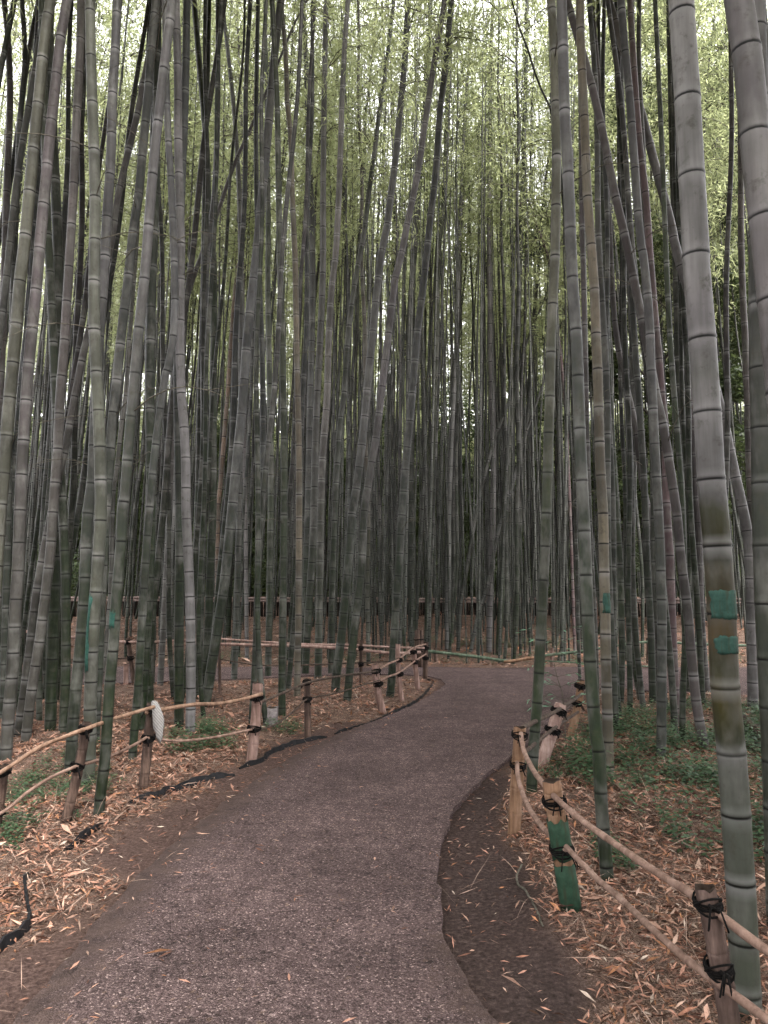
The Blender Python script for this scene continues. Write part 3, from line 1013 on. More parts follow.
# ------------------------------------------------------------------ black edging strips half out of the ground
def strip(pxs, hgt, label, lean=.3, wide=None):
    pts = []
    for q in pxs:
        g = gp(q[0], q[1]); g.z = gz1(g.x, g.y); pts.append(g)
    P = chain(pts, .05, .003)
    n = len(P)
    V_, F_ = [], []
    for i, p in enumerate(P):
        tt = (P[min(i + 1, n - 1)] - P[max(i - 1, 0)]).normalized()
        nn = Vector((-tt.y, tt.x, 0))
        f = min(1, i / 3, (n - 1 - i) / 3)
        h = hgt * (.35 + .65 * f) * rng.uniform(.8, 1.15)
        top = p + Vector((0, 0, h)) + nn * (lean * h)
        th = nn * .009
        V_ += [p - th - Vector((0, 0, .05)), top - th * .7, top + th * .7, p + th - Vector((0, 0, .05))]
    for i in range(n - 1):
        for k in range(4):
            F_.append((i * 4 + k, i * 4 + (k + 1) % 4, i * 4 + 4 + (k + 1) % 4, i * 4 + 4 + k))
    F_.append((3, 2, 1, 0)); F_.append(tuple((n - 1) * 4 + k for k in range(4)))
    mm = MB(); mm.add(V_, F_)
    oo = mm.build('edging_strip', M['rubber'], None, origin=P[n // 2], smooth=False)
    return tag(oo, label, 'edging strip', 'black edging strips along the left of the path')


strip([(128, 810), (150, 806), (180, 796), (205, 787), (236, 777)], .055, 'long straight black edging strip lying below the post with the white bag', 1.1)
strip([(66, 852), (84, 844), (104, 829)], .05, 'short black edging strip sticking out of the litter below the leaning dark post', .9)
strip([(-14, 968), (0, 955), (14, 945), (27, 934), (33, 925), (30, 908), (27, 890), (30, 878)], .05, 'crooked black edging strip at the lower left corner of the picture', .35)
strip([(240, 771), (262, 763), (273, 755), (297, 745), (327, 737)], .045, 'thin black edging strip at the foot of the pale pinkish post', .5)
strip([(335, 734), (370, 724), (392, 714), (410, 706), (423, 697), (430, 690), (434, 683), (427, 679)], .035, 'thin black edging strip curving round the path corner', .4)

# ------------------------------------------------------------------ cut stumps, log
def stump(px, r, h, mat, label):
    g = gp(*px); g.z = gz1(g.x, g.y)
    m = MB()
    n = 16
    prof = [(-.05, 1.08), (0, 1.05), (h * .4, 1.0), (h * .85, .97), (h, .96)]
    V_, F_ = [], []
    for z, s in prof:
        for k in range(n):
            a = 2 * math.pi * k / n
            zz = z + (rng.uniform(-.02, .02) if z == h else 0)
            V_.append(g + Vector((math.cos(a) * r * s, math.sin(a) * r * s * .95 + z * .35, zz)))
    L0 = len(prof)
    for k in range(n):
        a = 2 * math.pi * k / n
        V_.append(g + Vector((math.cos(a) * r * .74, math.sin(a) * r * .7 + h * .35, h - .005)))
    for k in range(n):
        a = 2 * math.pi * k / n
        V_.append(g + Vector((math.cos(a) * r * .6, math.sin(a) * r * .6, .03)))
    for i in range(L0 + 1):
        for k in range(n):
            F_.append((i * n + k, i * n + (k + 1) % n, (i + 1) * n + (k + 1) % n, (i + 1) * n + k))
    F_.append(tuple((L0 + 1) * n + k for k in range(n)))
    m.add(V_, F_, 0)
    m.m = [1 if i >= L0 * n else 0 for i in range(len(F_))]
    o = m.build('bamboo_stump', [M[mat], M['hollow']], None, origin=g)
    return tag(o, label, 'stump')


stump((217, 706), .075, .12, 'dark_post', 'small dark hollow bamboo stump in the litter behind the left fence')
stump((270, 728), .085, .20, 'stone', 'thick grey hollow bamboo stump just right of the pale pinkish post')
la, lb = gp(735, 722), gp(778, 752)
m = MB()
m.tube([Vector((la.x, la.y, .10)), Vector(((la.x + lb.x) / 2, (la.y + lb.y) / 2, .085)), Vector((lb.x, lb.y, .05))], [.045, .047, .045], 12, jit=.04)
tag(m.build('fallen_log', M['dark_post'], None, origin=la), 'dark rotten log lying behind the thick banded bamboo at right', 'log')
for pts, lb_ in (([(685, 704), (693, 712), (712, 720)], 'thin pale dead branch lying by the tan mottled stalk at right'),
                 ([(522, 868), (516, 878), (530, 905), (543, 938)], 'thin crooked twig on the dark soil beside the green painted post'),
                 ):
    Q = []
    for i, q in enumerate(pts):
        g = gp(*q); g.z = gz1(g.x, g.y) + .012 + (.03 if i == 0 else 0); Q.append(g)
    m = MB(); m.tube(chain(Q, .05, .004), .0055, 6)
    tag(m.build('dead_branch', M['twig'], None, origin=Q[0]), lb_, 'branch')

# ------------------------------------------------------------------ bamboo
TINT = {'grey': (.195, .188, .185), 'lilac': (.232, .205, .205), 'olive': (.20, .195, .145), 'green': (.085, .10, .065), 'dark': (.055, .062, .044),
        'pale': (.33, .315, .30), 'tan': (.30, .255, .19), 'pink': (.26, .165, .17), 'slate': (.130, .134, .128), 'purple': (.152, .128, .128), 'peach': (.40, .27, .20)}
CULM_N = 0


def culm_geo(path_pts, L_total, r0, sides, fine, seed):
    """rings along a stalk; returns vertices, faces, attributes and the axis sampler"""
    rg = random.Random(seed)
    P = [Vector(p) for p in path_pts]
    seg = [(P[i + 1] - P[i]).length for i in range(len(P) - 1)]
    cum = [0]
    for q in seg: cum.append(cum[-1] + q)

    def at(s):
        s = max(0, min(cum[-1] - 1e-5, s))
        lo = 0
        hi = len(cum) - 1
        while hi - lo > 1:
            mid = (lo + hi) // 2
            if cum[mid] <= s: lo = mid
            else: hi = mid
        return P[lo].lerp(P[lo + 1], (s - cum[lo]) / max(1e-9, seg[lo]))

    L = cum[-1]
    rad = lambda s: r0 * (1.0 - .86 * (s / L_total) ** 1.9)
    rings = [(-.0, 1.03, 0, .0, rg.random())]
    s = rg.uniform(.05, .16)
    gap = .17
    e = (.010 if sides > 12 else .011) if fine else .02
    while s < L - .05:
        sr = rg.random()
        lastr = rings[-1][4]
        rs, bs = rg.uniform(.5, 1), rg.uniform(.15, 1.1)
        if fine:
            rings += [(s - .055, 1.0, 0, 0, lastr), (s - .016, 1.0, 0, .9 * bs, lastr), (s - e * .55, 1.045, .25, .8 * bs, lastr), (s, .985, rs, 0, sr), (s + e * .6, 1.055, .35, .4 * bs, sr), (s + .02, 1.0, 0, .7 * bs, sr), (s + .05, 1.0, 0, 0, sr)]
        else:
            rings += [(s - .05, 1.0, 0, 0, lastr), (s - e, 1.02, 0, .8 * bs, lastr), (s, 1.0, rs, .3, sr), (s + e, 1.02, 0, .5 * bs, sr)]
        gap = min(.46, .20 + .055 * s) * rg.uniform(.86, 1.1) * (.75 + r0 * 4.5)
        s += gap
    rings.append((L, 1, 0, 0, rg.random()))
    V, A = [], []
    u = Vector((1, 0, 0))
    ns = 0
    for (s, k, rn, bl, sr) in rings:
        c = at(s)
        t = (at(s + .12) - at(s - .12)).normalized()
        u = (u - t * u.dot(t)).normalized()
        w = t.cross(u)
        r = rad(max(0, s)) * k
        for j in range(sides):
            a = 2 * math.pi * j / sides
            V.append(c + u * (math.cos(a) * r) + w * (math.sin(a) * r))
        A.append((max(0, c.z), rn, bl, .25 + .5 * sr))
        ns += 1
    V = np.array([tuple(v) for v in V])
    A = np.repeat(np.array(A), sides, 0)
    i = np.arange(ns - 1)[:, None] * sides
    j = np.arange(sides)[None, :]
    j2 = (j + 1) % sides
    Fq = np.stack([(i + j).ravel(), (i + j2).ravel(), (i + j2 + sides).ravel(), (i + j + sides).ravel()], 1)
    return V, Fq, A, at, L, rad


def crown_variant(seed, leafmat, leaf_l=.145, dense=1.0, name='crown'):
    rg = np.random.default_rng(seed)
    m_v, m_f, m_i, m_r = [], [], [], []
    nv = 0
    LV = []
    H = 8.0
    z = .1
    k = 0
    spin = rg.uniform(0, 6.28)
    while z < H - .1:
        f = z / H
        for side in (0, 1):
            az = spin + k * 1.9 + side * rg.uniform(.6, 1.2)
            l = (1.75 * (1 - .30 * f)) * (.55 + .45 * min(1, z / 1.4)) * rg.uniform(.6, 1.2)
            el = rg.uniform(.35, .95)
            base = np.array([0, 0, z])
            ho = np.array([math.cos(az), math.sin(az), 0])
            npt = 6
            pts = []
            for q in range(npt):
                t = q / (npt - 1)
                pts.append(base + ho * (l * t * math.cos(el)) + np.array([0, 0, l * (t * math.sin(el) - .62 * t * t)]) + rg.normal(0, .03, 3) * t)
            for q in range(npt - 1):                    # thin three-sided branch
                a, b = pts[q], pts[q + 1]
                r = .0075 * (1 - q / npt) + .002
                d = b - a; d /= np.linalg.norm(d)
                uu = np.cross(d, [0, 0, 1.0]); uu /= np.linalg.norm(uu) + 1e-9
                ww = np.cross(d, uu)
                ring = [a + uu * r, a - uu * r * .5 + ww * r * .87, a - uu * r * .5 - ww * r * .87, b + uu * r * .8, b - uu * r * .4 + ww * r * .7, b - uu * r * .4 - ww * r * .7]
                m_v += ring
                for s in range(3):
                    s2 = (s + 1) % 3
                    m_f.append((nv + s, nv + s2, nv + 3 + s2, nv + 3 + s)); m_i.append(1)
                m_r += [0.3] * 6
                nv += 6
            nsp = max(1, int(rg.integers(5, 10) * dense))
            for q in range(nsp):
                t = rg.uniform(.18, 1.0)
                x = t * (npt - 1); i0 = min(npt - 2, int(x))
                c = pts[i0] + (pts[i0 + 1] - pts[i0]) * (x - i0)
                c = c + rg.normal(0, .13, 3)
                nl = int(rg.integers(7, 13))
                sa = rg.uniform(0, 6.28)
                cl = rg.uniform(0, 1)
                for j in range(nl):
                    a = sa + rg.normal(0, .9)
                    dn = rg.uniform(-1.05, .15)
                    o = c + rg.normal(0, .10, 3)
                    L = leaf_l * rg.uniform(.65, 1.25); W = L * rg.uniform(.065, .10)
                    d = np.array([math.cos(a) * math.cos(dn), math.sin(a) * math.cos(dn), math.sin(dn)])
                    ro = rg.uniform(-1.2, 1.2)
                    sv = np.array([-math.sin(a), math.cos(a), 0])
                    w = sv * math.cos(ro) + np.cross(d, sv) * math.sin(ro)
                    LV.append((o, o + d * L * .38 + w * W, o + d * L - np.array([0, 0, L * .12]), o + d * L * .38 - w * W, min(1, max(0, .35 * cl + .65 * rg.random()))))
        z += rg.uniform(.24, .36)
        k += 1
    LVv = np.array([p for q in LV for p in q[:4]])
    nl = len(LV)
    V = np.concatenate([np.array(m_v), LVv])
    Fq = np.concatenate([np.array(m_f), nv + np.arange(4 * nl).reshape(-1, 4)])
    idx = np.concatenate([np.array(m_i), np.zeros(nl, int)])
    rnd = np.concatenate([np.array(m_r), np.repeat(np.array([q[4] for q in LV]), 4)])
    me = np_mesh(name, V, Fq, [M[leafmat], M['twig']], attrs={'rnd': ('FLOAT', rnd)}, mat_idx=idx)
    return me, V, Fq, idx, rnd


CROWNS = [crown_variant(100 + i, 'leaf', .13) for i in range(7)]

traced_group = 'bamboo stalks of the grove'
BAMBOO = []      # (root, culm, base, colour, radius, lean) for the labels of the fill


def align(d, spin):
    q = Vector((0, 0, 1)).rotation_difference(d)
    return (q.to_matrix() @ Matrix.Rotation(spin, 3, 'Z')).to_euler()


def plant(pts, r0, Ltot, colour, moss, label, group, near, seed, crown=True, crown_from=None, mat='culm', thin_crown=False):
    base = Vector(pts[0])
    rg = random.Random(seed)
    root = empty('bamboo', base, label, 'bamboo', group)
    lp = [Vector(p) - base for p in pts]
    sides = 16 if near == 2 else (11 if near == 1 else 8)
    V, Fq, A, at, L, rad = culm_geo(lp, Ltot, r0, sides, near > 0, seed)
    me = np_mesh('culm', V, Fq, [M[mat]], smooth=True,
                 attrs={'hz': ('FLOAT', A[:, 0]), 'ring': ('FLOAT', A[:, 1]), 'bloom': ('FLOAT', A[:, 2]), 'seg': ('FLOAT', A[:, 3])})
    cu = bpy.data.objects.new('culm', me); COL.objects.link(cu); cu.parent = root
    c = TINT[colour]
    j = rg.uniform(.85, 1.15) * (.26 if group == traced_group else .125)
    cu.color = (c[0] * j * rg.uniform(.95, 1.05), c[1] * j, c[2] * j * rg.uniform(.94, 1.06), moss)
    if crown:
        s0 = crown_from if crown_from is not None else L * rg.uniform(.40, .52)
        a, b = at(s0), at(L)
        cr = bpy.data.objects.new('crown', rg.choice(CROWNS)[0]); COL.objects.link(cr); cr.parent = root
        d = b - a
        cr.location = a
        cr.rotation_euler = align(d.normalized(), rg.uniform(0, 6.28))
        k = d.length / 8.0
        w = (.62 if thin_crown else 1.0) * rg.uniform(.85, 1.15)
        cr.scale = (w, w, k)
    return root, cu, at, L, rad


def extend(P, want, rg, bend=.9):
    """carry a traced stalk on past the top of the picture, nodding a little at its tip"""
    L = sum((P[i + 1] - P[i]).length for i in range(len(P) - 1))
    d = (P[-1] - P[-4]).normalized()
    d = (d + Vector((rg.uniform(-.04, .04), rg.uniform(-.05, .05), .25))).normalized()
    az = rg.uniform(0, 6.28)
    nod = Vector((math.cos(az), math.sin(az), 0))
    while L < want:
        st = .4
        f = L / want
        if f > .6: d = (d + nod * (.045 * bend * (f - .5)) + Vector((0, 0, -.02 * bend * (f - .5)))).normalized()
        P.append(P[-1] + d * st)
        L += st
    return P


# stalks traced in the photograph: colour, moss and shade 0-1, width in pixels, label, points from base to top
T = [
 ('lilac', .3, 8, 'lilac grey stalk at the extreme left edge, curving out of frame', [(-20, 712), (-10, 560), (-2, 430), (2, 345), (5, 256), (7, 180), (10, 100), (8, 40), (4, 0)]),
 ('slate', .5, 7, 'slim dark stalk just inside the left edge, forking past a thicker one', [(3, 722), (5, 640), (7, 560), (10, 420), (13, 300), (16, 210), (20, 120), (25, 60), (22, 0)]),
 ('olive', .25, 12.5, 'thick olive mottled stalk leaning out of the left edge', [(-15, 765), (-8, 650), (-3, 560), (0, 510), (5, 457), (9.5, 400), (15, 342), (20, 281), (25, 240), (32.5, 160), (39, 97), (45, 35), (51, 0)]),
 ('lilac', .5, 11.5, 'thick lilac grey stalk leaning right, leftmost one with its foot in view', [(5, 764), (7.5, 730), (9.5, 705), (12, 677), (14, 640), (16, 600), (18.5, 559), (20, 512), (22, 467), (25, 420), (28, 372), (32.5, 325), (37.5, 276), (41, 230), (46, 180), (50, 134), (55, 90), (60, 43), (67, 0)]),
 ('lilac', .45, 9.5, 'pinkish stalk with a kinked lower half, crossing a thinner stalk near its foot', [(25, 748), (31, 696), (36, 664), (41, 630), (46, 590), (51, 545), (54, 497), (58, 447), (60, 397), (64, 350), (67, 299), (70, 250), (73, 200), (75, 151), (77.5, 101), (80, 53), (81, 0)]),
 ('purple', .3, 7.5, 'thin stalk slanting right behind the paint marked pale stalk', [(16, 743), (22, 704), (28, 659), (37, 588), (48, 530), (58, 480), (66, 445), (72, 410), (79, 375), (86, 341), (100, 290), (112, 240), (116, 205), (125, 165), (136, 120), (142, 90), (152, 40), (160, 0)]),
 ('olive', .25, 12, 'pale olive stalk with a ragged teal paint mark in the left grove', [(88, 782), (90, 745), (90, 714), (91, 677), (92.5, 638), (96, 593), (99, 548), (101, 512), (100, 451), (98, 400), (95, 346), (94, 292), (95, 237), (95, 180), (93, 122), (91, 60), (90, 0)]),
 ('grey', .9, 11, 'dark green footed stalk directly left of the teal marked pale stalk', [(70, 772), (72, 740), (76, 690), (80, 650), (84, 600), (86, 550), (88, 512), (93, 475), (94, 445), (97, 388), (99.5, 332), (104, 275), (107, 217), (111, 157), (112.5, 97), (116, 37), (117, 0)]),
 ('slate', .7, 10, 'grey stalk leaning right, its foot hidden behind the teal marked pale stalk', [(94, 748), (97, 690), (100, 620), (103, 560), (106, 507), (109, 465), (112.5, 420), (117.5, 374), (122, 328), (128, 282), (132.5, 237), (139, 193), (143, 147), (147.5, 101), (151, 54), (155, 10), (156, 0)]),
 ('grey', 1.0, 10.5, 'mossy green footed stalk in front of the left pole rail with a small teal smudge', [(98.5, 820), (101, 790), (105, 760), (107.5, 720), (110, 682), (114, 640), (116.5, 595), (121, 545), (122, 512), (125, 494), (129, 441), (134, 385), (139, 329), (145, 273), (149.5, 215), (154, 160), (160, 104), (166, 50), (173, 0)]),
 ('pale', .2, 4.5, 'thin pale stalk squeezed beside the mossy teal smudged stalk', [(95, 708), (98, 695), (104, 660), (110, 600), (113, 505), (116, 475), (121, 430), (126, 390), (130, 330), (136, 256), (139, 200), (142, 150), (146, 80), (150, 0)]),
 ('dark', .9, 11, 'dark blackish green stalk between two lilac stalks of the left grove', [(50, 737), (53, 640), (56, 540), (57, 450), (58, 340), (58, 256), (56, 200), (52, 120), (48, 0)]),
 ('green', .8, 9, 'dark green stalk second to the left of the teal marked pale stalk', [(63, 740), (66, 660), (65, 560), (60, 470), (55, 380), (51, 290), (47, 220), (45, 150), (42, 0)]),
 ('dark', 1.0, 10, 'very dark green stalk behind the post with the white bag', [(139, 737), (142, 700), (146, 640), (150, 560), (151, 480), (150, 400), (151, 320), (153, 256), (155, 200), (157, 100), (158, 0)]),
 ('grey', .95, 8, 'olive green footed stalk that passes just left of the white bag post', [(132, 764), (134, 735), (138, 690), (142, 620), (147, 540), (153, 470), (160, 411), (166, 373), (172, 351), (175, 300), (174, 256), (171, 180), (168, 130), (166, 60), (165, 0)]),
 ('pale', .1, 9.5, 'pale mottled stalk standing just right of the white bag', [(190.5, 740), (190.5, 720), (191, 690), (190.5, 620), (188.5, 560), (187.5, 540), (186, 505), (186, 465), (184, 425), (181, 386), (180, 330), (181, 250), (180, 215), (179, 172), (178, 125), (178, 80), (176, 0)]),
 ('slate', 1.0, 9.5, 'dark green stalk behind the white bag, touching a pale mottled one', [(179, 730), (179, 640), (180, 540), (179, 460), (178, 380), (179, 300), (181, 200), (185, 100), (187, 0)]),
 ('lilac', .3, 6, 'slanting stalk that crosses many others high up, leaning far right', [(160, 690), (167, 560), (173, 430), (180, 350), (187, 300), (201, 256), (216, 218), (234, 165), (252, 125), (273, 76), (292, 29), (307, 0)]),
 ('green', .9, 8, 'dark green stalk with a bend at mid height, right of the pale mottled one', [(204, 692), (207, 650), (210, 580), (213, 500), (213, 400), (214, 330), (213, 256), (209, 230), (206, 140), (199, 60), (194, 0)]),
 ('slate', .8, 7, 'slim slate stalk close behind the bent dark green stalk', [(196, 698), (198, 680), (201, 600), (203, 512), (204, 440), (204, 350), (207, 256), (214, 200), (217, 140), (218, 60), (218, 0)]),
 ('grey', .95, 10, 'curved green footed stalk leaning right from behind the small dark stump', [(204.5, 706), (209, 683), (217, 632), (224, 587), (230, 530), (234, 490), (238, 450), (243, 400), (247, 340), (253, 285), (257, 250), (261, 205), (265, 165), (269, 120), (274, 60), (281, 0)]),
 ('slate', .7, 6.2, 'slim stalk leaning left above the crossing path strip', [(234, 679), (237, 610), (239, 512), (241, 400), (241, 300), (240, 220), (237, 150), (232, 90), (222, 0)]),
 ('peach', 0, 4.5, 'thin stalk with a peach coloured lower length', [(215, 655), (217, 590), (218, 512), (221, 480), (224.5, 430), (228, 390), (231, 340), (236, 280), (244, 220), (251, 130), (257, 50), (260, 0)]),
 ('pale', .2, 4, 'thin pale upright stalk behind the leaning slim one', [(247, 662), (246, 560), (244, 420), (243, 300), (242, 150), (239, 60), (237, 0)]),
 ('green', .9, 7.3, 'straight dark green stalk rising behind the thick grey stump', [(282, 716), (282, 660), (283, 600), (284, 512), (284, 440), (283, 390), (282.5, 340), (281, 300), (280, 256), (279, 210), (278, 150), (277, 100), (274, 40), (272, 0)]),
 ('tan', .15, 6.6, 'pale tan stalk standing left of the slim dark fence post', [(297, 700), (297.5, 660), (298.5, 620), (299, 560), (299, 500), (299, 460), (298, 410), (297, 360), (296, 310), (295, 256), (292, 190), (291, 140), (287, 100), (286, 60), (281, 0)]),
 ('slate', .9, 7.2, 'dark stalk behind the slim dark fence post, bowed to the right', [(303, 665), (305, 610), (306.5, 560), (308, 512), (309, 470), (310, 410), (311.5, 350), (312.5, 300), (312.5, 256), (311.5, 210), (309.5, 160), (307.5, 110), (306, 60), (303, 0)]),
 ('grey', .9, 7.4, 'grey stalk leaning right beyond the slim dark fence post', [(305, 674), (308, 620), (312, 560), (314, 512), (315, 460), (317, 400), (319.5, 350), (322, 300), (323, 256), (323, 200), (323.5, 160), (324, 110), (325, 50), (326, 0)]),
 ('lilac', .8, 7.6, 'lilac grey stalk leaning right with a straight upper half', [(318, 680), (319, 620), (320, 560), (321, 500), (323, 450), (327, 400), (328, 360), (329.5, 320), (332.5, 280), (336, 250), (339.5, 180), (342, 100), (345, 40), (348, 0)]),
 ('dark', .9, 6.2, 'dark slender stalk leaning right, its tip crossing open foliage', [(331, 674), (331.5, 620), (333, 560), (335, 510), (336.5, 480), (339.5, 430), (344.5, 390), (347, 350), (351, 310), (356, 275), (360, 256), (364.5, 230), (368, 200), (372, 170), (376, 140), (379.5, 110), (385, 75), (394, 0)]),
 ('grey', .95, 8.8, 'thick green footed stalk leaning right beyond the second bent fence post', [(335, 694), (337, 670), (341, 640), (345, 600), (349.5, 550), (352, 512), (356, 490), (360, 460), (364.5, 420), (368, 380), (372, 340), (376, 300), (381, 256), (386.5, 230), (391.5, 190), (396.5, 150), (400, 110), (404, 70), (407, 20), (408, 0)]),
 ('lilac', 1.0, 8, 'moss green footed stalk leaning far right past the middle of the grove', [(347, 703), (348, 690), (352, 650), (358, 600), (362, 560), (364, 512), (369, 480), (377, 430), (384, 370), (389, 330), (395, 280), (401, 256), (409, 215), (416.5, 180), (424, 130), (430, 90), (438, 40), (444, 5)]),
 ('slate', .95, 8.2, 'dark green footed stalk nearest the path corner, leaning right', [(389.5, 697), (391.5, 680), (395, 620), (399, 560), (402, 512), (406, 460), (410, 420), (413.5, 380), (416.5, 340), (421.5, 300), (426.5, 256), (430, 220), (435, 180), (438, 140), (440, 110), (445, 70), (450, 15)]),
 ('green', .8, 7, 'deep green upright stalk behind the stake bundle', [(427, 656), (428, 620), (429, 570), (431.5, 512), (433, 480), (435, 420), (436.5, 350), (438, 256), (444, 200), (447, 120), (450, 40)]),
 ('dark', .8, 7.5, 'dark slim stalk in the gap left of the deep green upright one', [(413, 655), (412, 560), (410, 470), (409, 380), (411, 300), (418, 200), (425, 100), (430, 20)]),
 ('pale', .1, 6, 'pale grey stalk standing out in the dark ranks beyond the path', [(489, 652), (490, 600), (491.5, 570), (493, 512), (493, 440), (491.5, 380), (490, 300), (489, 220), (490, 120)]),
 ('pale', .1, 5, 'thin pale stalk beyond the path, left of the slanting dark cane', [(447, 652), (448, 600), (449, 512), (452, 430), (456, 350), (459, 256), (462, 170)]),
 ('green', .9, 6.2, 'fresh green stalk leaning right beyond the far path edge', [(498.5, 655), (500, 620), (504, 560), (505, 512), (506.5, 480), (510, 430), (514, 390), (518, 330), (520, 256), (523, 180), (525, 100)]),
 ('slate', .3, 4, 'long slanting dark cane beyond the path, the left of a pair', [(458, 652), (460, 610), (465, 580), (471.5, 540), (476.5, 512), (480, 495), (486.5, 470), (494, 440), (504, 415), (514, 385), (524, 350), (539, 312), (550, 285)]),
 ('slate', .3, 4, 'long slanting dark cane beyond the path, the right of a pair', [(470, 653), (473, 640), (479, 610), (486.5, 590), (496.5, 540), (504, 512), (514, 480), (524, 440), (534, 410), (544, 380), (553, 345), (561, 325)]),
 ('pink', 0, 3.2, 'thin pinkish cane leaning left high up in the bright foliage', [(575, 655), (566, 420), (552, 280), (544, 245), (536.5, 225), (529, 200), (521.5, 175), (514, 150), (507, 127), (500, 100)]),
 ('dark', 0, 3.4, 'thin dark cane leaning left across the bright sky gap', [(580, 690), (570, 330), (560, 160), (553, 120), (549, 105), (541.5, 90), (534, 70), (528, 50), (520, 30), (513, 5)]),
 ('olive', 1.0, 10.5, 'dark olive green stalk in front of the path bend beside the tan post', [(531, 797), (533, 760), (535, 730), (538, 690), (541.5, 620), (544, 570), (546.5, 512), (548.5, 440), (550, 390), (551.5, 330), (555, 256), (556, 200), (556.5, 150), (555, 80), (554, 40), (551, 0)]),
 ('grey', 1.0, 12.5, 'straight green stalk with olive lower joints right of the path bend', [(608.5, 888), (606.5, 870), (601, 800), (599, 754), (596, 735), (592, 690), (589, 640), (586.5, 590), (584.5, 535), (581.5, 475), (579, 415), (577, 350), (573, 290), (571, 250), (568, 170), (564.5, 110), (563, 48), (561.5, 0)]),
 ('tan', .2, 10.5, 'mottled tan stalk with one small teal paint patch', [(608.5, 783), (608, 740), (607, 700), (606, 665), (605.5, 630), (604, 560), (603, 512), (600.5, 470), (599, 425), (598, 380), (596, 335), (594.5, 290), (592, 256), (587, 190), (585.5, 145), (583.5, 100), (581, 50), (580, 0)]),
 ('purple', .6, 6, 'dark thin stalk half hidden behind the mottled tan stalk', [(597, 728), (595, 640), (590, 540), (588, 480), (586, 400), (584, 300), (582, 220), (581, 120), (579, 0)]),
 ('purple', .05, 9.3, 'purplish stalk leaning steeply left above, tan and blotched at the foot', [(706, 754), (701, 730), (696, 700), (691, 650), (687, 605), (681, 560), (677, 515), (671, 475), (664, 430), (656, 395), (648, 350), (640, 310), (633, 275), (627, 245), (617, 203), (609, 165), (600, 120), (587, 67), (577, 35), (567, 0)]),
 ('lilac', .1, 6.5, 'slim pinkish grey stalk leaning left beside the jointed grey one', [(659, 700), (657, 640), (655, 590), (652, 550), (648.5, 512), (642, 480), (635, 425), (626, 385), (618.5, 350), (613, 300), (609, 220), (600, 100), (592, 0)]),
 ('grey', .55, 9.3, 'jointed grey stalk left of the pink one, mossy at its foot', [(661, 764), (661.5, 740), (661.5, 692), (662, 662), (662, 630), (661.5, 595), (660.5, 560), (658.5, 512), (657, 488), (655, 448), (653, 408), (651, 367), (650, 330), (647, 290), (643.5, 256), (640.5, 243), (637, 200), (635, 170), (632, 130), (630, 100), (625, 50), (621, 0)]),
 ('pink', .0, 8.2, 'dull pink stalk in the clump right of the path bend', [(677, 729), (676, 710), (673.5, 660), (672, 620), (670, 560), (667, 512), (665, 430), (662, 400), (660, 370), (657, 340), (653.5, 300), (650, 256), (648.5, 234), (646, 198), (642, 165), (638.5, 130), (636, 100), (633.5, 60), (631.5, 30), (630, 0)]),
 ('pale', .1, 10, 'grey stalk slanting left across the thick pale stalk, kinked near its foot', [(753, 712), (753, 700), (752, 650), (751, 600), (749, 550), (747, 530), (743, 510), (740, 497), (735, 475), (729, 447), (723.5, 420), (717, 395), (700, 330), (676, 250), (673, 232), (666, 205), (658.5, 178), (651, 150), (644, 122), (636, 95), (628.5, 65), (620, 40), (612, 10), (608, 0)]),
 ('pale', 0, 26.5, 'thickest pale grey stalk with two teal paint bands and brown blotches', [(747, 1016), (744, 955), (741, 893), (737.5, 840), (734.5, 790), (731, 748), (727, 710), (723.5, 662), (722, 620), (719, 571), (716, 530), (711, 478), (708.5, 430), (705, 379), (701, 320), (697, 278), (696, 256), (695, 230), (691.5, 176), (688.5, 120), (686, 73), (683.5, 40), (681, 0)]),
 ('lilac', .05, 31.5, 'thick pale stalk leaning out of the upper right corner', [(836, 1120), (828, 1000), (815, 800), (803, 640), (790, 480), (780, 370), (773, 300), (765, 225), (757, 165), (751, 85), (745, 42), (738.5, 0)]),
 ('grey', .8, 23, 'thick dark green grey stalk down the right edge of the picture', [(780, 932), (778, 860), (775, 768), (771, 680), (767, 600), (764, 512), (763, 440), (761, 370), (760, 300), (760, 200), (758, 100), (754, 0)]),
 ('slate', .2, 9, 'dark slim stalk in the upper right corner behind the thick leaning one', [(795, 760), (790, 560), (785, 350), (777, 180), (770, 90), (766, 50), (762, 0)]),
 ('lilac', .1, 7, 'slim lilac stalk between the two thickest stalks at right', [(757, 692), (754, 620), (752, 540), (749.5, 470), (748, 433), (747.5, 400), (746, 367), (745, 335), (743, 300), (741, 240), (741, 165), (740, 100), (738, 0)]),
 ('purple', .3, 7.5, 'short jointed purplish stalk just left of the thickest pale stalk', [(707, 692), (703, 650), (700, 600), (698.5, 530), (697, 512), (693, 450), (690, 380), (688, 300), (687, 200), (688, 80), (690, 0)]),
 ('green', .8, 6.5, 'dark green stalk behind the crossing path on the right, leaning right', [(620.5, 704), (622, 660), (621.5, 620), (620, 560), (616, 512), (611, 420), (607, 330), (605, 256), (600, 150), (598, 0)]),
 ('slate', .7, 6, 'slate stalk on the right with a bowed foot over the crossing path', [(641, 691), (637, 660), (632, 620), (631, 570), (633, 512), (634, 420), (630, 300), (622, 160), (616, 0)]),
 ('slate', .7, 7, 'dark grey stalk immediately left of the jointed grey one', [(653, 704), (652, 670), (650.5, 620), (647, 560), (645.5, 512), (641, 430), (634, 330), (625, 180), (618, 0)]),
 ('dark', .6, 6.5, 'dark upright stalk between the pink stalk and the thickest pale one', [(688, 692), (685, 600), (683, 520), (681, 480), (679, 420), (677, 350), (676, 290), (672, 160), (668, 0)]),
